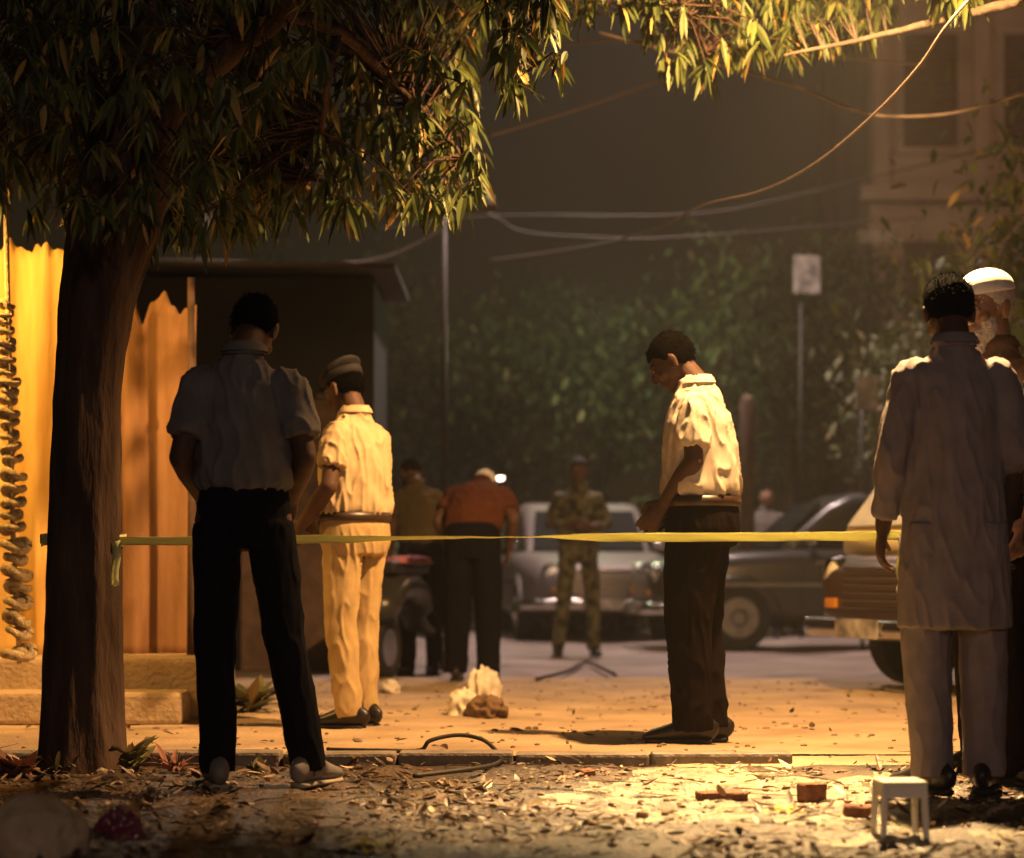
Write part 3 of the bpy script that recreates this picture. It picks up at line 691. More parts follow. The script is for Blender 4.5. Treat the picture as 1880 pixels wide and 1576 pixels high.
bg_tree('low dark tree just right of the utility pole', -.7, 31, 3.6, 1.6, 1.2, 2.5, 1.3, 4000)
bg_tree('broad black tree furthest behind the white shirted man', 6.4, 33, 5.0, 2.6, 1.5, 3.2, 2.0, 5000)
# hedges
def hedge(label, x0, x1, y, h, n, lm=LEAFB, dep=.5):
    vs, fs, ts = [], [], []
    for i in range(n):
        x = random.uniform(0, x1 - x0); hh = h * (.8 + .35 * noise.noise(Vector((x * 1.2 + y, 0, 0)))); z = random.random() ** .8 * hh
        L = .11 * random.uniform(.7, 1.4)
        shape_leaf(vs, fs, ts, Vector((x, rv(dep), z)), Vector((rv(1), rv(1), rv(1))), Vector((rv(1), rv(1), 1)), L, L * .45, .2, random.random())
    o = mesh_obj('hedge', vs, fs, lm, uvs=ts); o.location = (x0, y, -.03)
    tag(o, label, 'hedge')
hedge('dim green hedge behind the soldier', -1.6, 2.2, 25.8, 1.75, 7000)
hedge('dark low hedge at right beyond the parked cars', 2.3, 6.4, 24.2, 1.5, 6000)
hedge('black hedge at left beyond the shed', -6.0, -1.2, 23.0, 1.6, 6000)

# ------------------------------------------------------------------ left wall, plinth, rope
def pleat(name, label, x0, x1, y0, y1, z0, z1, m, amp=.03, fr=14, top=.10, seed=0):
    vs, fs = [], []; nx = int((x1 - x0) * 110); nz = 26
    for j in range(nz + 1):
        for i in range(nx + 1):
            u = i / nx; x = lerp(x0, x1, u); t = j / nz
            zt = z1 + top * noise.noise(Vector((x * 11, seed, 0))) + top * .6 * noise.noise(Vector((x * 26, seed, 4)))
            z = lerp(z0, zt, t)
            fx = math.sin(x * fr * 2 + 2.2 * noise.noise(Vector((x * 3, z * .5, seed)))) + .5 * noise.noise(Vector((x * 22, z * .8, seed)))
            vs.append((x + .01 * noise.noise(Vector((z * 2, x * 4, 1))), lerp(y0, y1, u) + amp * fx * (1 - .4 * t), z))
    for j in range(nz):
        for i in range(nx):
            a = j * (nx + 1) + i; fs.append((a, a + 1, a + nx + 2, a + nx + 1))
    o = mesh_obj(name, vs, fs, m, smooth=True); s_ = o.modifiers.new('s', 'SOLIDIFY'); s_.thickness = .004
    return o
ztop = P(0, 455, 10.9).z
o = pleat('cloth_screen', '', -3.6, -2.10, 10.9, 10.9, .28, ztop, M['screen'], .028, 15, .10, 1)
tag(o, 'bright orange pleated cloth screen left of the tree trunk', 'cloth screen')
o = pleat('cloth_screen', '', -2.08, -1.60, 10.96, 11.05, .28, P(0, 560, 11).z, M['screen2'], .022, 12, .12, 5)
tag(o, 'dull brown orange cloth screen between tree trunk and grey shirted man', 'cloth screen')
# plinth
root = empty('plinth', (-2.6, 10.6, 0), 0, 'low orange lit masonry ledge under the cloth screens', 'ledge')
bm = bmesh.new(); box(bm, (0, .35, .15), (2.3, .9, .30), bev=.02); obj('base', bm, M['plinth'], root)
bm = bmesh.new(); box(bm, (.25, -.25, .075), (1.6, .3, .15), bev=.02); obj('step', bm, M['plinth'], root)
# frame posts
for x_, lb in ((-2.09, 'wooden post where the two cloth screens meet'), (-1.60, 'wooden post at the right end of the dull cloth screen')):
    bm = bmesh.new(); tube(bm, [(0, 0, 0), (.004, 0, .9), (0, 0, 1.9)], [.022, .02, .018], seg=10)
    tube(bm, [(0, 0, 1.3), (0, 0, 1.33)], [.026, .026], seg=10)
    o = obj('post', bm, M['wood'], None, True); o.location = (x_, 10.86, .28); tag(o, lb, 'post')
# hanging knotted rope, a chain of knots
bm = bmesh.new(); ztp = P(0, 560, 9.9).z; z = .35; k = 0
while z < ztp:
    f_ = (z - .3) / (ztp - .3); r = lerp(.060, .030, f_) * random.uniform(.82, 1.15); x = lerp(.0, -.065, f_) + rv(.008)
    R = Matrix.Rotation(rv(.55), 3, 'Y') @ Matrix.Rotation(rv(.5), 3, 'X')
    pts_ = [Vector((x, 0, z)) + R @ Vector((math.cos(a) * r, math.sin(a) * r * .7, .012 * math.sin(a * 2))) for a in [q * 2 * PI / 14 for q in range(15)]]
    tube(bm, pts_, [r * .36] * 15, seg=8, caps=False); ell(bm, (x, 0, z), (r * .75, r * .5, r * .42), u=10, v=8)
    z += r * random.uniform(1.1, 1.6); k += 1
tube(bm, [(0, 0, .3), (-.03, 0, .9), (-.075, 0, ztp + 1.0)], [.012] * 3, seg=8)
o = obj('knotted_rope', bm, M['rope'], None, True); o.location = P(36, 1000, 9.9); o.location.z = 0
tag(o, 'coiled knotted rope hanging at the left edge before the orange cloth', 'rope')
# wall lamp
def lamp_thing(name, label, post, head, m_glow, ph_):
    root = empty(name, (post[0], post[1], VZ), 0, label, 'street lamp', 'street lamps')
    hd = Vector(head) - Vector((post[0], post[1], VZ))
    bm = bmesh.new(); tube(bm, [(0, 0, 0), (0, 0, ph_ * .5), (0, 0, ph_)], [.06, .05, .04], seg=14); obj('pole', bm, M['steel'], root, True)
    bm = bmesh.new(); tube(bm, catmull([(0, 0, ph_ - .1), (hd.x * .4, hd.y * .4, ph_ + .1), (hd.x, hd.y, hd.z + .10)], 6), .02, seg=10); obj('arm', bm, M['steel'], root, True)
    bm = bmesh.new(); tube(bm, [hd + Vector((0, 0, .12)), hd + Vector((0, 0, .09)), hd + Vector((0, 0, .04))], [.03, .09, .14], seg=20); hh = obj('lamp_head', bm, M['steel'], root, True)
    bm = bmesh.new(); ell(bm, hd + Vector((0, 0, .035)), (.06, .06, .03)); obj('bulb', bm, m_glow, hh, True)
GL = glow('sodium_glow', (1.0, .62, .2), 12); GN = glow('neutral_glow', (1.0, .8, .62), 12)
lamp_thing('street_lamp', 'sodium street lamp above the kurta man, just out of the picture', (4.1, 9.4), LAMP + Vector((0, 0, .02)), GL, 3.8)
lamp_thing('street_lamp', 'lamp on a pole beyond the left edge lighting the cloth screen', (-4.3, 9.3), WLAMP + Vector((0, 0, .12)), GL, 2.8)
lamp_thing('street_lamp', 'tall road lamp above the far road', (7.4, 21.6), (1.2, 21.0, 8.12), GN, 8.2)

b_ = P(917, 882, 30)
lamp_thing('street_lamp', 'small far lamp glowing beyond the stooping man', (b_.x - .5, 30.1), b_, GN, 2.1)
# ------------------------------------------------------------------ shed
x0, x1 = -2.78, -1.02; zt = P(0, 484, 16).z
root = empty('shed', ((x0 + x1) / 2, 16.9, -.03), 0, 'black shed with thin pale roof edge behind the grey shirted man', 'shed')
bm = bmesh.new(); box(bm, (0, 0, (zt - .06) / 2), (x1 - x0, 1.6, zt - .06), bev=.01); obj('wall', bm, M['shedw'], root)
bm = bmesh.new(); box(bm, (0.05, -.05, zt), (x1 - x0 + .25, 2.1, .035), Matrix.Rotation(.012, 3, 'Y')); obj('roof', bm, M['tin'], root)
bm = bmesh.new(); box(bm, (.3, -.815, 1.0), (.8, .03, 2.0), bev=.005); d_ = obj('door', bm, M['wood'], root)
bm = bmesh.new(); box(bm, (.6, -.84, 1.0), (.02, .03, .12)); obj('handle', bm, M['steel'], d_)
bm = bmesh.new(); box(bm, (-.5, -.815, 1.5), (.5, .03, .5)); wf = obj('window', bm, M['wood'], root)
bm = bmesh.new(); box(bm, (-.5, -.832, 1.5), (.42, .012, .42)); obj('pane', bm, M['glass'], wf)

# ------------------------------------------------------------------ pink building
root = empty('building', (8.6, 30.5, -.03), 0, 'pinkish plastered building with dark shuttered windows at upper right', 'building')
bm = bmesh.new(); box(bm, (0, 2.5, 4.6), (7.2, 5, 9.2)); obj('wall', bm, M['plaster'], root)
for zz in (3.0, 5.95, 8.9):
    bm = bmesh.new(); box(bm, (0, -.12, zz), (7.5, .34, .22), bev=.02); obj('cornice', bm, M['plaster'], root)
for fl in (1.6, 4.5, 7.4):
    for cx in (-2.75, -1.35, .05, 1.45, 2.85):
        bm = bmesh.new()
        for sx in (-1, 1): box(bm, (cx + sx * .42, -.03, fl), (.08, .08, 1.6))
        box(bm, (cx, -.035, fl + .84), (1.0, .12, .09)); box(bm, (cx, -.05, fl - .84), (1.0, .16, .08))
        f_ = obj('window', bm, M['plaster'], root)
        bm = bmesh.new(); box(bm, (cx, -.015, fl), (.76, .05, 1.6))
        for q in range(14): box(bm, (cx, -.045, fl - .72 + q * .11), (.70, .02, .05), Matrix.Rotation(.5, 3, 'X'))
        obj('shutter', bm, M['shut'], f_)
for i in range(5): pass
for cx in (-3.45, -2.05, -.65, .75, 2.15, 3.45):
    bm = bmesh.new(); box(bm, (cx, -.05, 7.42), (.22, .12, 2.7), bev=.01); obj('pilaster', bm, M['plaster'], root)
bm = bmesh.new(); box(bm, (0, -.1, 9.5), (7.3, .14, .6), bev=.02); obj('parapet', bm, M['plaster'], root)

# ------------------------------------------------------------------ poles, boards, cables
def pole(label, px, y, h, r=.06):
    root = empty('utility_pole', ((px - 940) / F * y, y, -.03), 0, label, 'utility pole')
    bm = bmesh.new(); tube(bm, [(0, 0, 0), (0, 0, h)], [r, r * .7], seg=12); obj('shaft', bm, M['cable_b'], root, True)
    bm = bmesh.new(); box(bm, (0, 0, h - .25), (1.0, .07, .07), bev=.01); ar = obj('crossarm', bm, M['wood'], root)
    for q in (-.42, -.15, .15, .42):
        bm = bmesh.new(); tube(bm, [(q, 0, h - .21), (q, 0, h - .17), (q, 0, h - .12)], [.02, .035, .02], seg=10); obj('insulator', bm, M['white'], ar, True)
pole('thin dark utility pole in the background right of the policeman', 816, 20.0, 4.3, .032)
bm = bmesh.new(); tube(bm, [(0, 0, 0), (0, 0, 2.35), (0, 0, 2.42)], [.075, .07, .04], seg=14)
o = obj('post', bm, M['wood'], None, True); o.location = (P(1372, 900, 21).x, 21, -.03); tag(o, 'thick brown post just right of the white shirted man', 'post')
def board(label, px0, py0, px1, py1, y, legs=True):
    a = P(px0, py0, y); b = P(px1, py1, y); w_ = b.x - a.x; h_ = a.z - b.z
    root = empty('signboard', ((a.x + b.x) / 2, y, -.03), rv(.1), label, 'signboard')
    bm = bmesh.new(); box(bm, (0, 0, (a.z + b.z) / 2 + .03), (w_, .03, h_), bev=.004); obj('panel', bm, M['white2'], root)
    bm = bmesh.new(); tube(bm, [(-w_ * .2, .04, 0), (-w_ * .2, .04, a.z - .02)], .018, seg=8); obj('post', bm, M['black'], root, True)
M['white2'] = mat('faded_white_board', (.27, .25, .22), .8, .6, 9)
board('tall faded white signboard among the leaves right of centre', 1457, 470, 1506, 540, 23)
board('wide faded white signboard above the parked cars', 1574, 424, 1656, 448, 24)
board('small pale signboard half hidden left of the kurta man', 1572, 690, 1612, 752, 20)
board('faint pale signboard above the shed roof', 352, 392, 396, 424, 22)
def cable(label, pts_, r, m='cable', k=10):
    bm = bmesh.new(); c = catmull(pts_, k); o0 = c[0].copy(); tube(bm, [p - o0 for p in c], r, seg=8, caps=False)
    o = obj('cable', bm, M[m], None, True); o.location = o0; tag(o, label, 'cable', 'overhead cables')
cable('pale cable sweeping down from the top right corner leaves to the centre', [P(1900, -130, 8.9), P(1752, 30, 9.0), P(1690, 118, 9.4), P(1610, 205, 9.9), P(1500, 298, 10.6), P(1400, 350, 11.4), P(1290, 378, 12.3), P(1190, 425, 14.0), P(1060, 455, 18), P(900, 478, 23)], .0065)
cable('sagging cable crossing under the pink building', [P(1100, 60, 12), P(1432, 150, 12), P(1560, 200, 12), P(1640, 214, 12), P(1760, 206, 12), P(1900, 166, 12)], .010)
cable('level cable above the middle trees', [P(700, 420, 22), P(880, 398, 22), P(1000, 395, 22), P(1280, 392, 22), P(1500, 350, 22), P(1950, 240, 22)], .008, 'cable_b')
cable('second level cable just below the first over the middle trees', [P(780, 360, 21), P(900, 394, 21), P(960, 425, 21), P(1100, 436, 21), P(1240, 436, 21), P(1700, 400, 21)], .008, 'cable_b')
cable('short cable glimpsed between the lit leaves at the top', [P(800, 90, 14), P(1080, 78, 14), P(1190, 78, 14), P(1700, 120, 14)], .009)
cable('faint cable rising to the hanging leaves right of centre', [P(900, 250, 15), P(1040, 208, 15), P(1190, 156, 15), P(1500, 40, 15)], .009)
cable('cable running left from the utility pole over the shed', [P(100, 490, 19), P(300, 478, 19), P(660, 482, 20), P(816, 420, 20)], .010)

# ------------------------------------------------------------------ cars
def hull(bm, secs, seg_n=10):
    """secs: (x, halfwidth, z0, z1, round) along the length"""
    rings = []
    for x, hw, z0, z1, rd in secs:
        r = min(rd, (z1 - z0) * .48, hw * .9); ring = []
        for cxs, czs, a0 in ((1, 1, 0), (-1, 1, 90), (-1, -1, 180), (1, -1, 270)):
            for q in range(6):
                a = math.radians(a0 + q * 18)
                ring.append(bm.verts.new((x, cxs * (hw - r) + r * math.cos(a), (z1 - r if czs > 0 else z0 + r) + r * math.sin(a))))
        rings.append(ring)
    for A, B in zip(rings[:-1], rings[1:]):
        n_ = len(A)
        for k in range(n_): bm.faces.new((A[k], A[(k + 1) % n_], B[(k + 1) % n_], B[k]))
    bm.faces.new(rings[0]); bm.faces.new(rings[-1][::-1])
def car(label, x, y, rz, body, roofm, lit=None, z=-.0, van=False):
    """front of the car is at local +X"""
    root = empty('parked_car', (x, y, z), rz, label, 'car', 'parked cars')
    bm = bmesh.new()
    hull(bm, [(-2.08, .62, .36, .74, .10), (-1.98, .74, .28, .84, .14), (-1.4, .80, .24, .90, .15), (0, .82, .23, .92, .14), (.75, .81, .24, .92, .15), (1.25, .79, .26, .90, .16), (1.75, .75, .29, .85, .17), (1.98, .68, .33, .78, .16), (2.06, .55, .40, .70, .12)])
    bo = obj('body', bm, body, root, True)
    md = bo.modifiers.new('b', 'BEVEL'); md.width = .01; md.limit_method = 'ANGLE'
    bm = bmesh.new()
    if van: hull(bm, [(-2.0, .72, .80, 1.0, .05), (-1.92, .72, .80, 1.55, .14), (-1.7, .72, .80, 1.68, .15), (0, .73, .80, 1.72, .15), (1.0, .72, .80, 1.70, .15), (1.30, .71, .80, 1.62, .16), (1.52, .71, .80, 1.42, .15), (1.70, .70, .80, 1.16, .12), (1.84, .69, .80, .96, .06)])
    else: hull(bm, [(-1.35, .66, .86, .93, .03), (-1.05, .67, .86, 1.22, .12), (-.75, .665, .86, 1.40, .14), (-.3, .66, .86, 1.46, .14), (.2, .655, .86, 1.44, .14), (.42, .655, .86, 1.34, .13), (.72, .66, .86, 1.08, .10), (.88, .66, .86, .93, .03)])
    ca = obj('cabin', bm, roofm, root, True)
    for s in (-1, 1):
        for (xa, xb, xc, xd) in (((-1.8, -.9, -.9, -1.75), (-.82, .25, .25, -.82), (.35, 1.62, 1.22, .35)) if van else ((-.98, -.38, -.38, -.78), (-.28, .72, .36, -.28))):
            bm = bmesh.new(); y_ = s * .672
            y_ = s * .735 if van else y_; q = [bm.verts.new((xa, y_, .96)), bm.verts.new((xb, y_, .96)), bm.verts.new((xc, s * (.70 if van else .60), 1.50 if van else 1.33)), bm.verts.new((xd, s * (.70 if van else .60), 1.50 if van else 1.33))]
            f = bm.faces.new(q); r = bmesh.ops.extrude_face_region(bm, geom=[f]); bmesh.ops.translate(bm, vec=(0, -s * .02, 0), verts=[v for v in r['geom'] if isinstance(v, bmesh.types.BMVert)])
            obj('side_window', bm, M['glass'], ca)
    for (xa, za, xb, zb, nm) in (((1.855, .985, 1.375, 1.60, 'windscreen'), (-2.01, 1.0, -1.935, 1.5, 'rear_window')) if van else ((.905, .945, .47, 1.36, 'windscreen'), (-1.37, .95, -.86, 1.36, 'rear_window'))):
        bm = bmesh.new(); dx = .012 if xa > 0 else -.012
        q = [bm.verts.new((xa + dx, -.60, za)), bm.verts.new((xa + dx, .60, za)), bm.verts.new((xb + dx, .53, zb)), bm.verts.new((xb + dx, -.53, zb))]
        f = bm.faces.new(q); r = bmesh.ops.extrude_face_region(bm, geom=[f]); bmesh.ops.translate(bm, vec=(-dx * 1.5, 0, -.01), verts=[v for v in r['geom'] if isinstance(v, bmesh.types.BMVert)])
        obj(nm, bm, M['glare_glass'] if nm == 'windscreen' and van else M['glass'], ca)
    for s in (-1, 1):
        for xx in (1.30, -1.30):
            bm = bmesh.new()
            tube(bm, [(xx, s * .62, .30), (xx, s * .64, .30), (xx, s * .80, .30), (xx, s * .82, .30)], [.26, .30, .30, .27], seg=32, side=(1, 0, 0)); wh = obj('wheel', bm, M['rubber'], root)
            bm = bmesh.new()
            tube(bm, [(xx, s * .80, .30), (xx, s * .828, .30)], [.19, .18], seg=28, side=(1, 0, 0)); tube(bm, [(xx, s * .82, .30), (xx, s * .85, .30)], [.10, .05], seg=20, side=(1, 0, 0)); obj('hubcap', bm, M['steel'] if body is M['paint_black'] else M['metal'], wh)
            bm = bmesh.new()
            tube(bm, [Vector((xx + .37 * math.cos(a), s * .795, .30 + .35 * math.sin(a))) for a in [q * PI / 12 for q in range(13)]], [(.022, .035)] * 13, seg=8, side=(0, 1, 0)); obj('wheel_arch', bm, body, root, True)
        bm = bmesh.new(); ell(bm, (2.0, s * .50, .68), (.05, .10, .10)); obj('headlight', bm, lit if lit and s > 0 else M['lamp_glass'], root, True)
        bm = bmesh.new(); tube(bm, [(1.98, s * .50, .68), (2.04, s * .50, .68)], [.125, .108], seg=24, side=(0, 1, 0), caps=False); obj('headlight_rim', bm, M['metal'], root, True)
        bm = bmesh.new(); box(bm, (2.06, s * .45, .52), (.04, .12, .06), bev=.01); obj('indicator', bm, M['amber'], root)
        bm = bmesh.new(); box(bm, (-2.06, s * .5, .66), (.05, .2, .14), bev=.02); obj('tail_light', bm, M['redl'], root)
        bm = bmesh.new(); ell(bm, (.62, s * .80, 1.0), (.05, .09, .06)); obj('side_mirror', bm, M['metal'], root, True)
        for hx in (-.34, .62):
            bm = bmesh.new(); box(bm, (hx - .1, s * .835, .80), (.14, .02, .025), bev=.005); obj('door_handle', bm, M['metal'], root)
        bm = bmesh.new(); box(bm, (0, s * .823, .60), (3.0, .015, .03), bev=.004); obj('trim_strip', bm, M['metal'], root)
        bm = bmesh.new()
        for hx in (-1.02, -.32, .72): box(bm, (hx, s * .824, .62), (.008, .006, .5))
        obj('door_seam', bm, M['black'], root)
    bm = bmesh.new()
    for q in range(6): box(bm, (2.055 - q * .002, 0, .50 + q * .045), (.03, .66, .018), bev=.004)
    obj('grille', bm, M['metal'], root)
    for e, xx in ((1, 2.13), (-1, -2.13)):
        bm = bmesh.new(); tube(bm, catmull([(xx - e * .28, -.80, .38), (xx - e * .03, -.68, .38), (xx, -.3, .38), (xx, .3, .38), (xx - e * .03, .68, .38), (xx - e * .28, .80, .38)], 5), [(.055, .025)] * 26, side=(0, 0, 1), seg=10); obj('bumper', bm, M['metal'], root, True)
    bm = bmesh.new(); box(bm, (2.165, 0, .38), (.012, .46, .11)); obj('number_plate', bm, M['white2'], root)
    return root
M['glare_glass'] = mat('glare_windscreen', (.50, .44, .26), .35, .15, 6, spec=.6)  # lamp glare painted into the van windscreen as pale yellow
M['lamp_glass'] = mat('lamp_glass', (.75, .72, .62), .15, .1, 10, spec=.8)
M['amber'] = mat('amber_lens', (.45, .18, .02), .3, .1, 8); M['redl'] = mat('red_lens', (.25, .02, .015), .3, .1, 8)
M['paint_brown'] = mat('brown_paint', (.045, .027, .017), .32, .12, 3, spec=.5)
M['paint_cream'] = mat('cream_paint', (.78, .66, .34), .35, .08, 3, spec=.5)
M['paint_silver'] = mat('silver_paint', (.17, .145, .14), .55, .06, 3, spec=.5, metal=.2)
M['paint_black'] = mat('black_paint', (.03, .03, .028), .3, .1, 3, spec=.5)
HL = glow('headlight_on', (1.0, .9, .75), 6)
# brown car behind the kurta man, front towards the left
ang = math.radians(180 + 22)
fx, fy = P(1500, 1200, 13.2).x, 12.5
car('brown snub nosed van with cream upper half parked behind the kurta man', fx + 2.08 * math.cos(math.radians(22)) + .22, 13.4, ang, M['paint_brown'], M['paint_cream'], van=True)
car('pale silver car facing us on the far road behind the soldier', P(1060, 1100, 24.5).x, 24.0, math.radians(-90 + 5), M['paint_silver'], M['paint_silver'], lit=HL, z=-.03)
car('black car on the far road between white shirted man and brown car', P(1560, 1100, 21).x, 20.6, math.radians(186), M['paint_black'], M['paint_black'], z=-.03)

# ------------------------------------------------------------------ scooter behind the policeman
def wheel(bm, c, r, t): tube(bm, [Vector(c) + Vector((math.cos(a) * r, 0, math.sin(a) * r)) for a in [q * 2 * PI / 24 for q in range(25)]], t, seg=8, caps=False, side=(0, 1, 0))
sx = P(762, 1100, 15).x
root = empty('motor_scooter', (sx, 15.3, -.03), math.radians(72), 'dark motor scooter with pink cloth on its seat, behind the policeman', 'scooter')
for xx in (-.6, .6):
    bm = bmesh.new(); wheel(bm, (xx, 0, .22), .18, .045); wo = obj('wheel', bm, M['rubber'], root, True)
    bm = bmesh.new(); tube(bm, [(xx, -.03, .22), (xx, .03, .22)], [.13, .13], seg=20, side=(1, 0, 0)); obj('rim', bm, M['metal'], wo)
bm = bmesh.new(); tube(bm, catmull([(-.75, 0, .5), (-.55, 0, .62), (-.2, 0, .60), (-.05, 0, .38), (.2, 0, .30), (.42, 0, .36), (.5, 0, .7), (.46, 0, .92)], 5), [(.07 + .09 * (1 if i < 14 else .3 + (i - 14) / 40), .05 + .07 * (1 if i < 12 else 0.0)) for i in range(36)], side=(0, 1, 0), seg=14, caps='round'); obj('body', bm, M['scoot'] if 'scoot' in M else M['paint_black'], root, True)
bm = bmesh.new(); box(bm, (-.38, 0, .76), (.68, .24, .09), bev=.035); obj('seat', bm, M['black'], root)
bm = bmesh.new(); tube(bm, [(.44, -.33, .98), (.48, -.1, .95), (.48, .1, .95), (.44, .33, .98)], .016, seg=8); obj('handlebar', bm, M['steel'], root, True)
bm = bmesh.new(); ell(bm, (.54, 0, .86), (.06, .09, .08)); obj('headlight', bm, M['lamp_glass'], root, True)
bm = bmesh.new(); tube(bm, [(.56, 0, .5), (.6, 0, .22)], .025, seg=8); obj('fork', bm, M['steel'], root, True)
for s in (-1, 1):
    bm = bmesh.new(); tube(bm, [(.44, s * .26, .98), (.42, s * .3, 1.12)], .006, seg=6); ell(bm, (.42, s * .31, 1.15), (.015, .055, .04)); obj('mirror', bm, M['steel'], root, True)
M['pink'] = cloth('pink_cloth', (.42, .16, .17)); M['white_cloth'] = cloth('white_cloth', (.62, .55, .42)); M['magenta'] = mat('magenta_film', (.16, .03, .05), .3, .4, 12, spec=.6)
def crumple(name, label, cat, c, size, m, seed, amp=.4, group=None):
    bm = bmesh.new(); k = bmesh.ops.create_icosphere(bm, subdivisions=4, radius=1)
    for v in k['verts']:
        n0 = v.co.copy(); d = 1 + amp * (1 - 2 * abs(noise.noise(n0 * 1.7 + Vector((seed, 0, 0))))) - amp * .4 + amp * .5 * (abs(noise.noise(n0 * 4.3 + Vector((seed, 5, 0)))))
        v.co = Vector((n0.x * size[0] * d, n0.y * size[1] * d, max(-.35, n0.z) * size[2] * d + size[2] * .35))
    o = obj(name, bm, m, None, True); o.location = c; o.rotation_euler = (0, 0, seed)
    return tag(o, label, cat, group)
p = P(752, 1068, 14.8); crumple('cloth', 'pink cloth lying on the scooter seat', 'cloth', (p.x, 14.8, .76), (.15, .10, .035), M['pink'], 3)
# bundles on the path
def gp(px, py, z=0.0):
    d = GD(py, z); return Vector(((px - 940) / F * d, d, z))
c = gp(850, 1312); crumple('bag', 'crumpled white and brown bag lying on the path, nearer of two', 'bag', c, (.085, .06, .085), M['white_cloth'], 1.2, .5)
c = gp(895, 1316); crumple('bag', 'brown sack slumped against the crumpled white bag on the path', 'sack', c, (.10, .07, .07), M['sack'] if 'sack' in M else M['brown_shirt'], 2.2, .5)
c = gp(890, 1292); crumple('cloth', 'pale cloth draped behind the brown sack on the path', 'cloth', c + Vector((0, .02, 0)), (.11, .05, .13), M['white_cloth'], 4.1, .5)
c = gp(716, 1272); crumple('bag', 'small pale plastic bag on the path behind the policeman', 'bag', c, (.07, .05, .05), M['white_cloth'], 5.1, .4)
# bottom left boulder and wrapper
crumple('boulder', 'rounded brown boulder at the bottom left corner', 'boulder', (P(60, 1500, 5.75).x, 5.75, VZ), (.145, .12, .125), mat('pale_rock', (.34, .25, .16), .9, .3, 7, .8, 28, col2=(.52, .40, .27)), .8, .18)
c = gp(220, 1545, VZ); crumple('wrapper', 'crumpled dark magenta plastic wrapper right of the boulder', 'wrapper', c, (.055, .05, .06), M['magenta'], 6.6, .6)
# bricks
def brick(label, px, py, sz, rz, m='brick'):
    bm = bmesh.new(); box(bm, (0, 0, sz[2] / 2), sz, bev=.006)
    for v in bm.verts: v.co += Vector((rv(.002), rv(.002), rv(.002)))
    o = obj('brick', bm, M[m], None); c = gp(px, py, VZ); o.location = c; o.rotation_euler = (rv(.05), rv(.05), rz); tag(o, label, 'brick', 'bricks lying on the verge')
brick('dark broken brick standing on the brightly lit ground left of the white stool', 1490, 1472, (.075, .09, .06), .2)
brick('dark flat brick touching the white stool on its left', 1578, 1500, (.10, .07, .035), -.1)
brick('long flat brick lying alone left of the lit patch', 1325, 1470, (.16, .09, .03), .15)
brick('small brick piece left of centre just below the kerb', 1075, 1425, (.06, .05, .025), .5)
# stool
c = gp(1655, 1538, VZ); root = empty('stool', (c.x, c.y + .03, VZ), math.radians(4), 'small white plastic stool on the brightest ground by the kurta man', 'stool')
w2, h2 = .056, .155
bm = bmesh.new(); box(bm, (0, 0, h2), (w2 * 2 + .018, w2 * 2 + .018, .016), bev=.005); obj('seat', bm, M['white'], root)
bm = bmesh.new()
for a in (-1, 1):
    box(bm, (a * w2, 0, h2 - .024), (.008, w2 * 2 - .01, .032)); box(bm, (0, a * w2, h2 - .024), (w2 * 2 - .01, .008, .032))
obj('apron', bm, M['white'], root)
for a in (-1, 1):
    for b in (-1, 1):
        bm = bmesh.new(); tube(bm, [(a * (w2 + .006), b * (w2 + .006), 0), (a * w2, b * w2, h2 - .006)], [(.009, .009), (.011, .011)], seg=8); obj('leg', bm, M['white'], root)
# hose loop
k0 = P(768, 1388, 8.62)
bm = bmesh.new()
pp = [P(600, 1386, 8.7), P(700, 1384, 8.65), P(770, 1378, 8.66), P(790, 1360, 8.66), P(840, 1350, 8.68), P(885, 1358, 8.66), P(912, 1382, 8.6), P(918, 1398, 8.42), P(880, 1410, 8.1), P(760, 1425, 7.8)]
pp = [Vector((q.x, q.y, max(q.z, .012 if q.y > 8.45 else VZ + .012))) for q in pp]
tube(bm, catmull(pp, 8), .0085, seg=8); o = obj('hose', bm, M['cable_b'], None, True); tag(o, 'thin black hose looping up over the kerb stones', 'hose')
pp = [P(985, 1240, 14), P(1040, 1215, 15.5), P(1075, 1200, 17), P(1105, 1215, 16), P(1130, 1235, 15)]
pp = [Vector((q.x, q.y, -.01 if q.y > 14.4 else .015)) for q in pp]
bm = bmesh.new(); tube(bm, catmull(pp, 8), .014, seg=8); o = obj('hose', bm, M['cable_b'], None, True); tag(o, 'dark hose curving on the road in front of the soldier', 'hose')

# ------------------------------------------------------------------ weeds
def weed(label, px, py, h, n, m=LEAFW, z=VZ, wd=.13, spread=1.0):
    c = gp(px, py, z); vs, fs, ts = [], [], []
    for i in range(n):
        a = random.uniform(0, 2 * PI); L = h * random.uniform(.5, 1.15)
        shape_leaf(vs, fs, ts, Vector((rv(.03), rv(.03), 0)), Vector((math.cos(a) * spread, math.sin(a) * spread, random.uniform(.5, 1.6))), Vector((0, 0, 1)), L, L * wd * random.uniform(.7, 1.3), random.uniform(.1, .6), random.random())
    root = empty('weed', c, 0, label, 'weed', 'weeds around the tree foot')
    mesh_obj('foliage', vs, fs, m, root, uvs=ts)
    bm = bmesh.new()
    for i in range(4):
        a = i * 1.7; tube(bm, [(0, 0, 0), (math.cos(a) * h * .2, math.sin(a) * h * .2, h * .45)], [.004, .002], seg=5, caps=False)
    obj('stem', bm, M['bark2'], root, True)
weed('pale spiky weed in front of the tree trunk', 175, 1400, .17, 26)
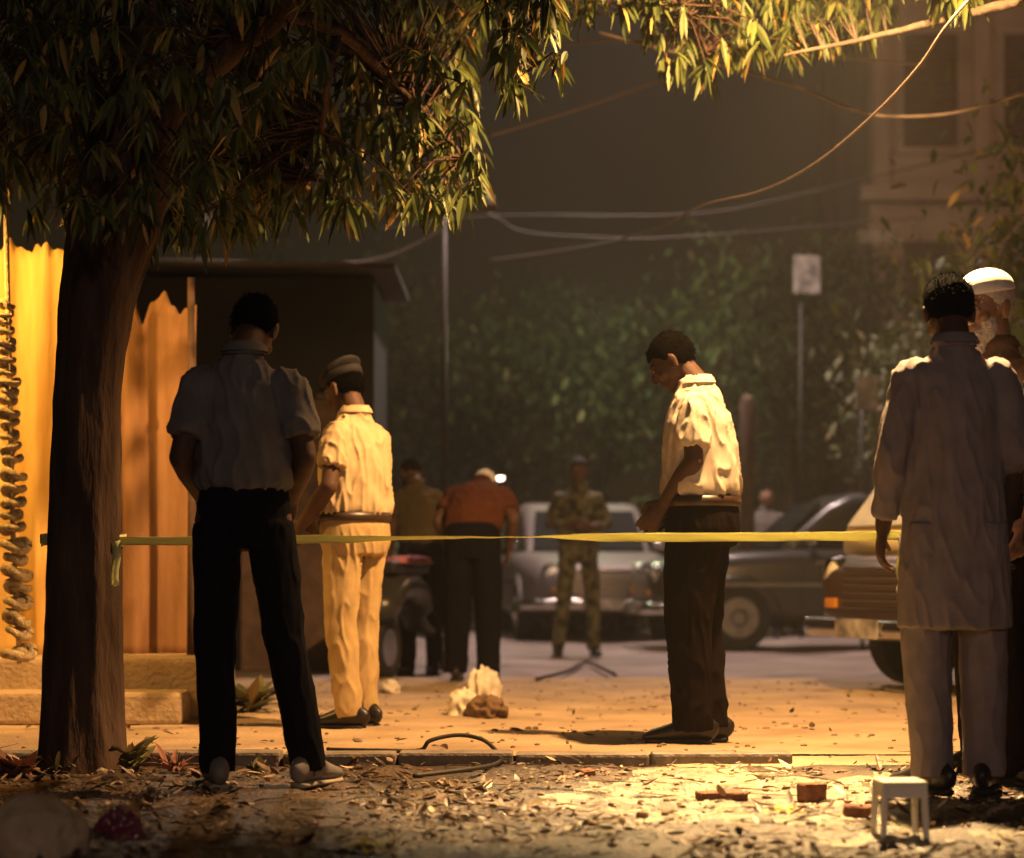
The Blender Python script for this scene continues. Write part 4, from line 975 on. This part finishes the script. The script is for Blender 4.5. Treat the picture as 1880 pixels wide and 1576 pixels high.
weed('olive leafy weed right of the tree trunk', 235, 1412, .20, 34, wd=.3)
weed('reddish straggly weed beside the left foot of the grey shirted man', 325, 1418, .17, 26, RED)
weed('dark weed left of the tree trunk', 105, 1420, .15, 26)
weed('red brown leafy weed at the left edge', 35, 1425, .16, 34, RED, wd=.35)
weed('green weed between the grey shirted man legs', 470, 1420, .10, 20, wd=.25)
weed('low green weed behind the policeman on the path edge', 455, 1310, .30, 50, z=0, wd=.25)
# yellow leaf clumps in the litter
for px_, py_, lb in ((680, 1560, 'yellow leaf clump at the bottom edge left of centre'), (1440, 1500, 'bright yellow leaf clump on the lit ground')):
    c = gp(px_, py_, VZ); vs, fs, ts = [], [], []
    for i in range(16):
        a = random.uniform(0, 2 * PI); L = random.uniform(.05, .09)
        shape_leaf(vs, fs, ts, Vector((rv(.03), rv(.03), .01)), Vector((math.cos(a), math.sin(a), random.uniform(0, .8))), Vector((0, 0, 1)), L, L * .42, .3, random.random())
    o = mesh_obj('fallen_leaves', vs, fs, M['yleaf'] if 'yleaf' in M else leafmat('yellow_leaf', (.45, .36, .05), (.7, .6, .12), None, .2), uvs=ts); o.location = c
    tag(o, lb, 'leaves')

# ------------------------------------------------------------------ night haze
bm = bmesh.new(); bmesh.ops.create_cube(bm, size=1)
hm = bpy.data.materials.new('haze'); hm.use_nodes = True; hn = hm.node_tree; hn.nodes.remove(hn.nodes['Principled BSDF'])
pv = hn.nodes.new('ShaderNodeVolumePrincipled'); pv.inputs['Density'].default_value = .0019; pv.inputs['Color'].default_value = (.85, .85, .82, 1); pv.inputs['Anisotropy'].default_value = 0.0
hn.links.new(pv.outputs[0], hn.nodes['Material Output'].inputs['Volume'])
hz_ = obj('haze', bm, hm); hz_.location = (1, 136, 5.2); hz_.scale = (310, 340, 13.5)
tag(hz_, 'thin dusty night haze hanging in the street light', 'haze', kind='stuff')
# ------------------------------------------------------------------ render settings
sc.render.engine = 'CYCLES'
sc.cycles.use_denoising = True
sc.cycles.max_bounces = 6
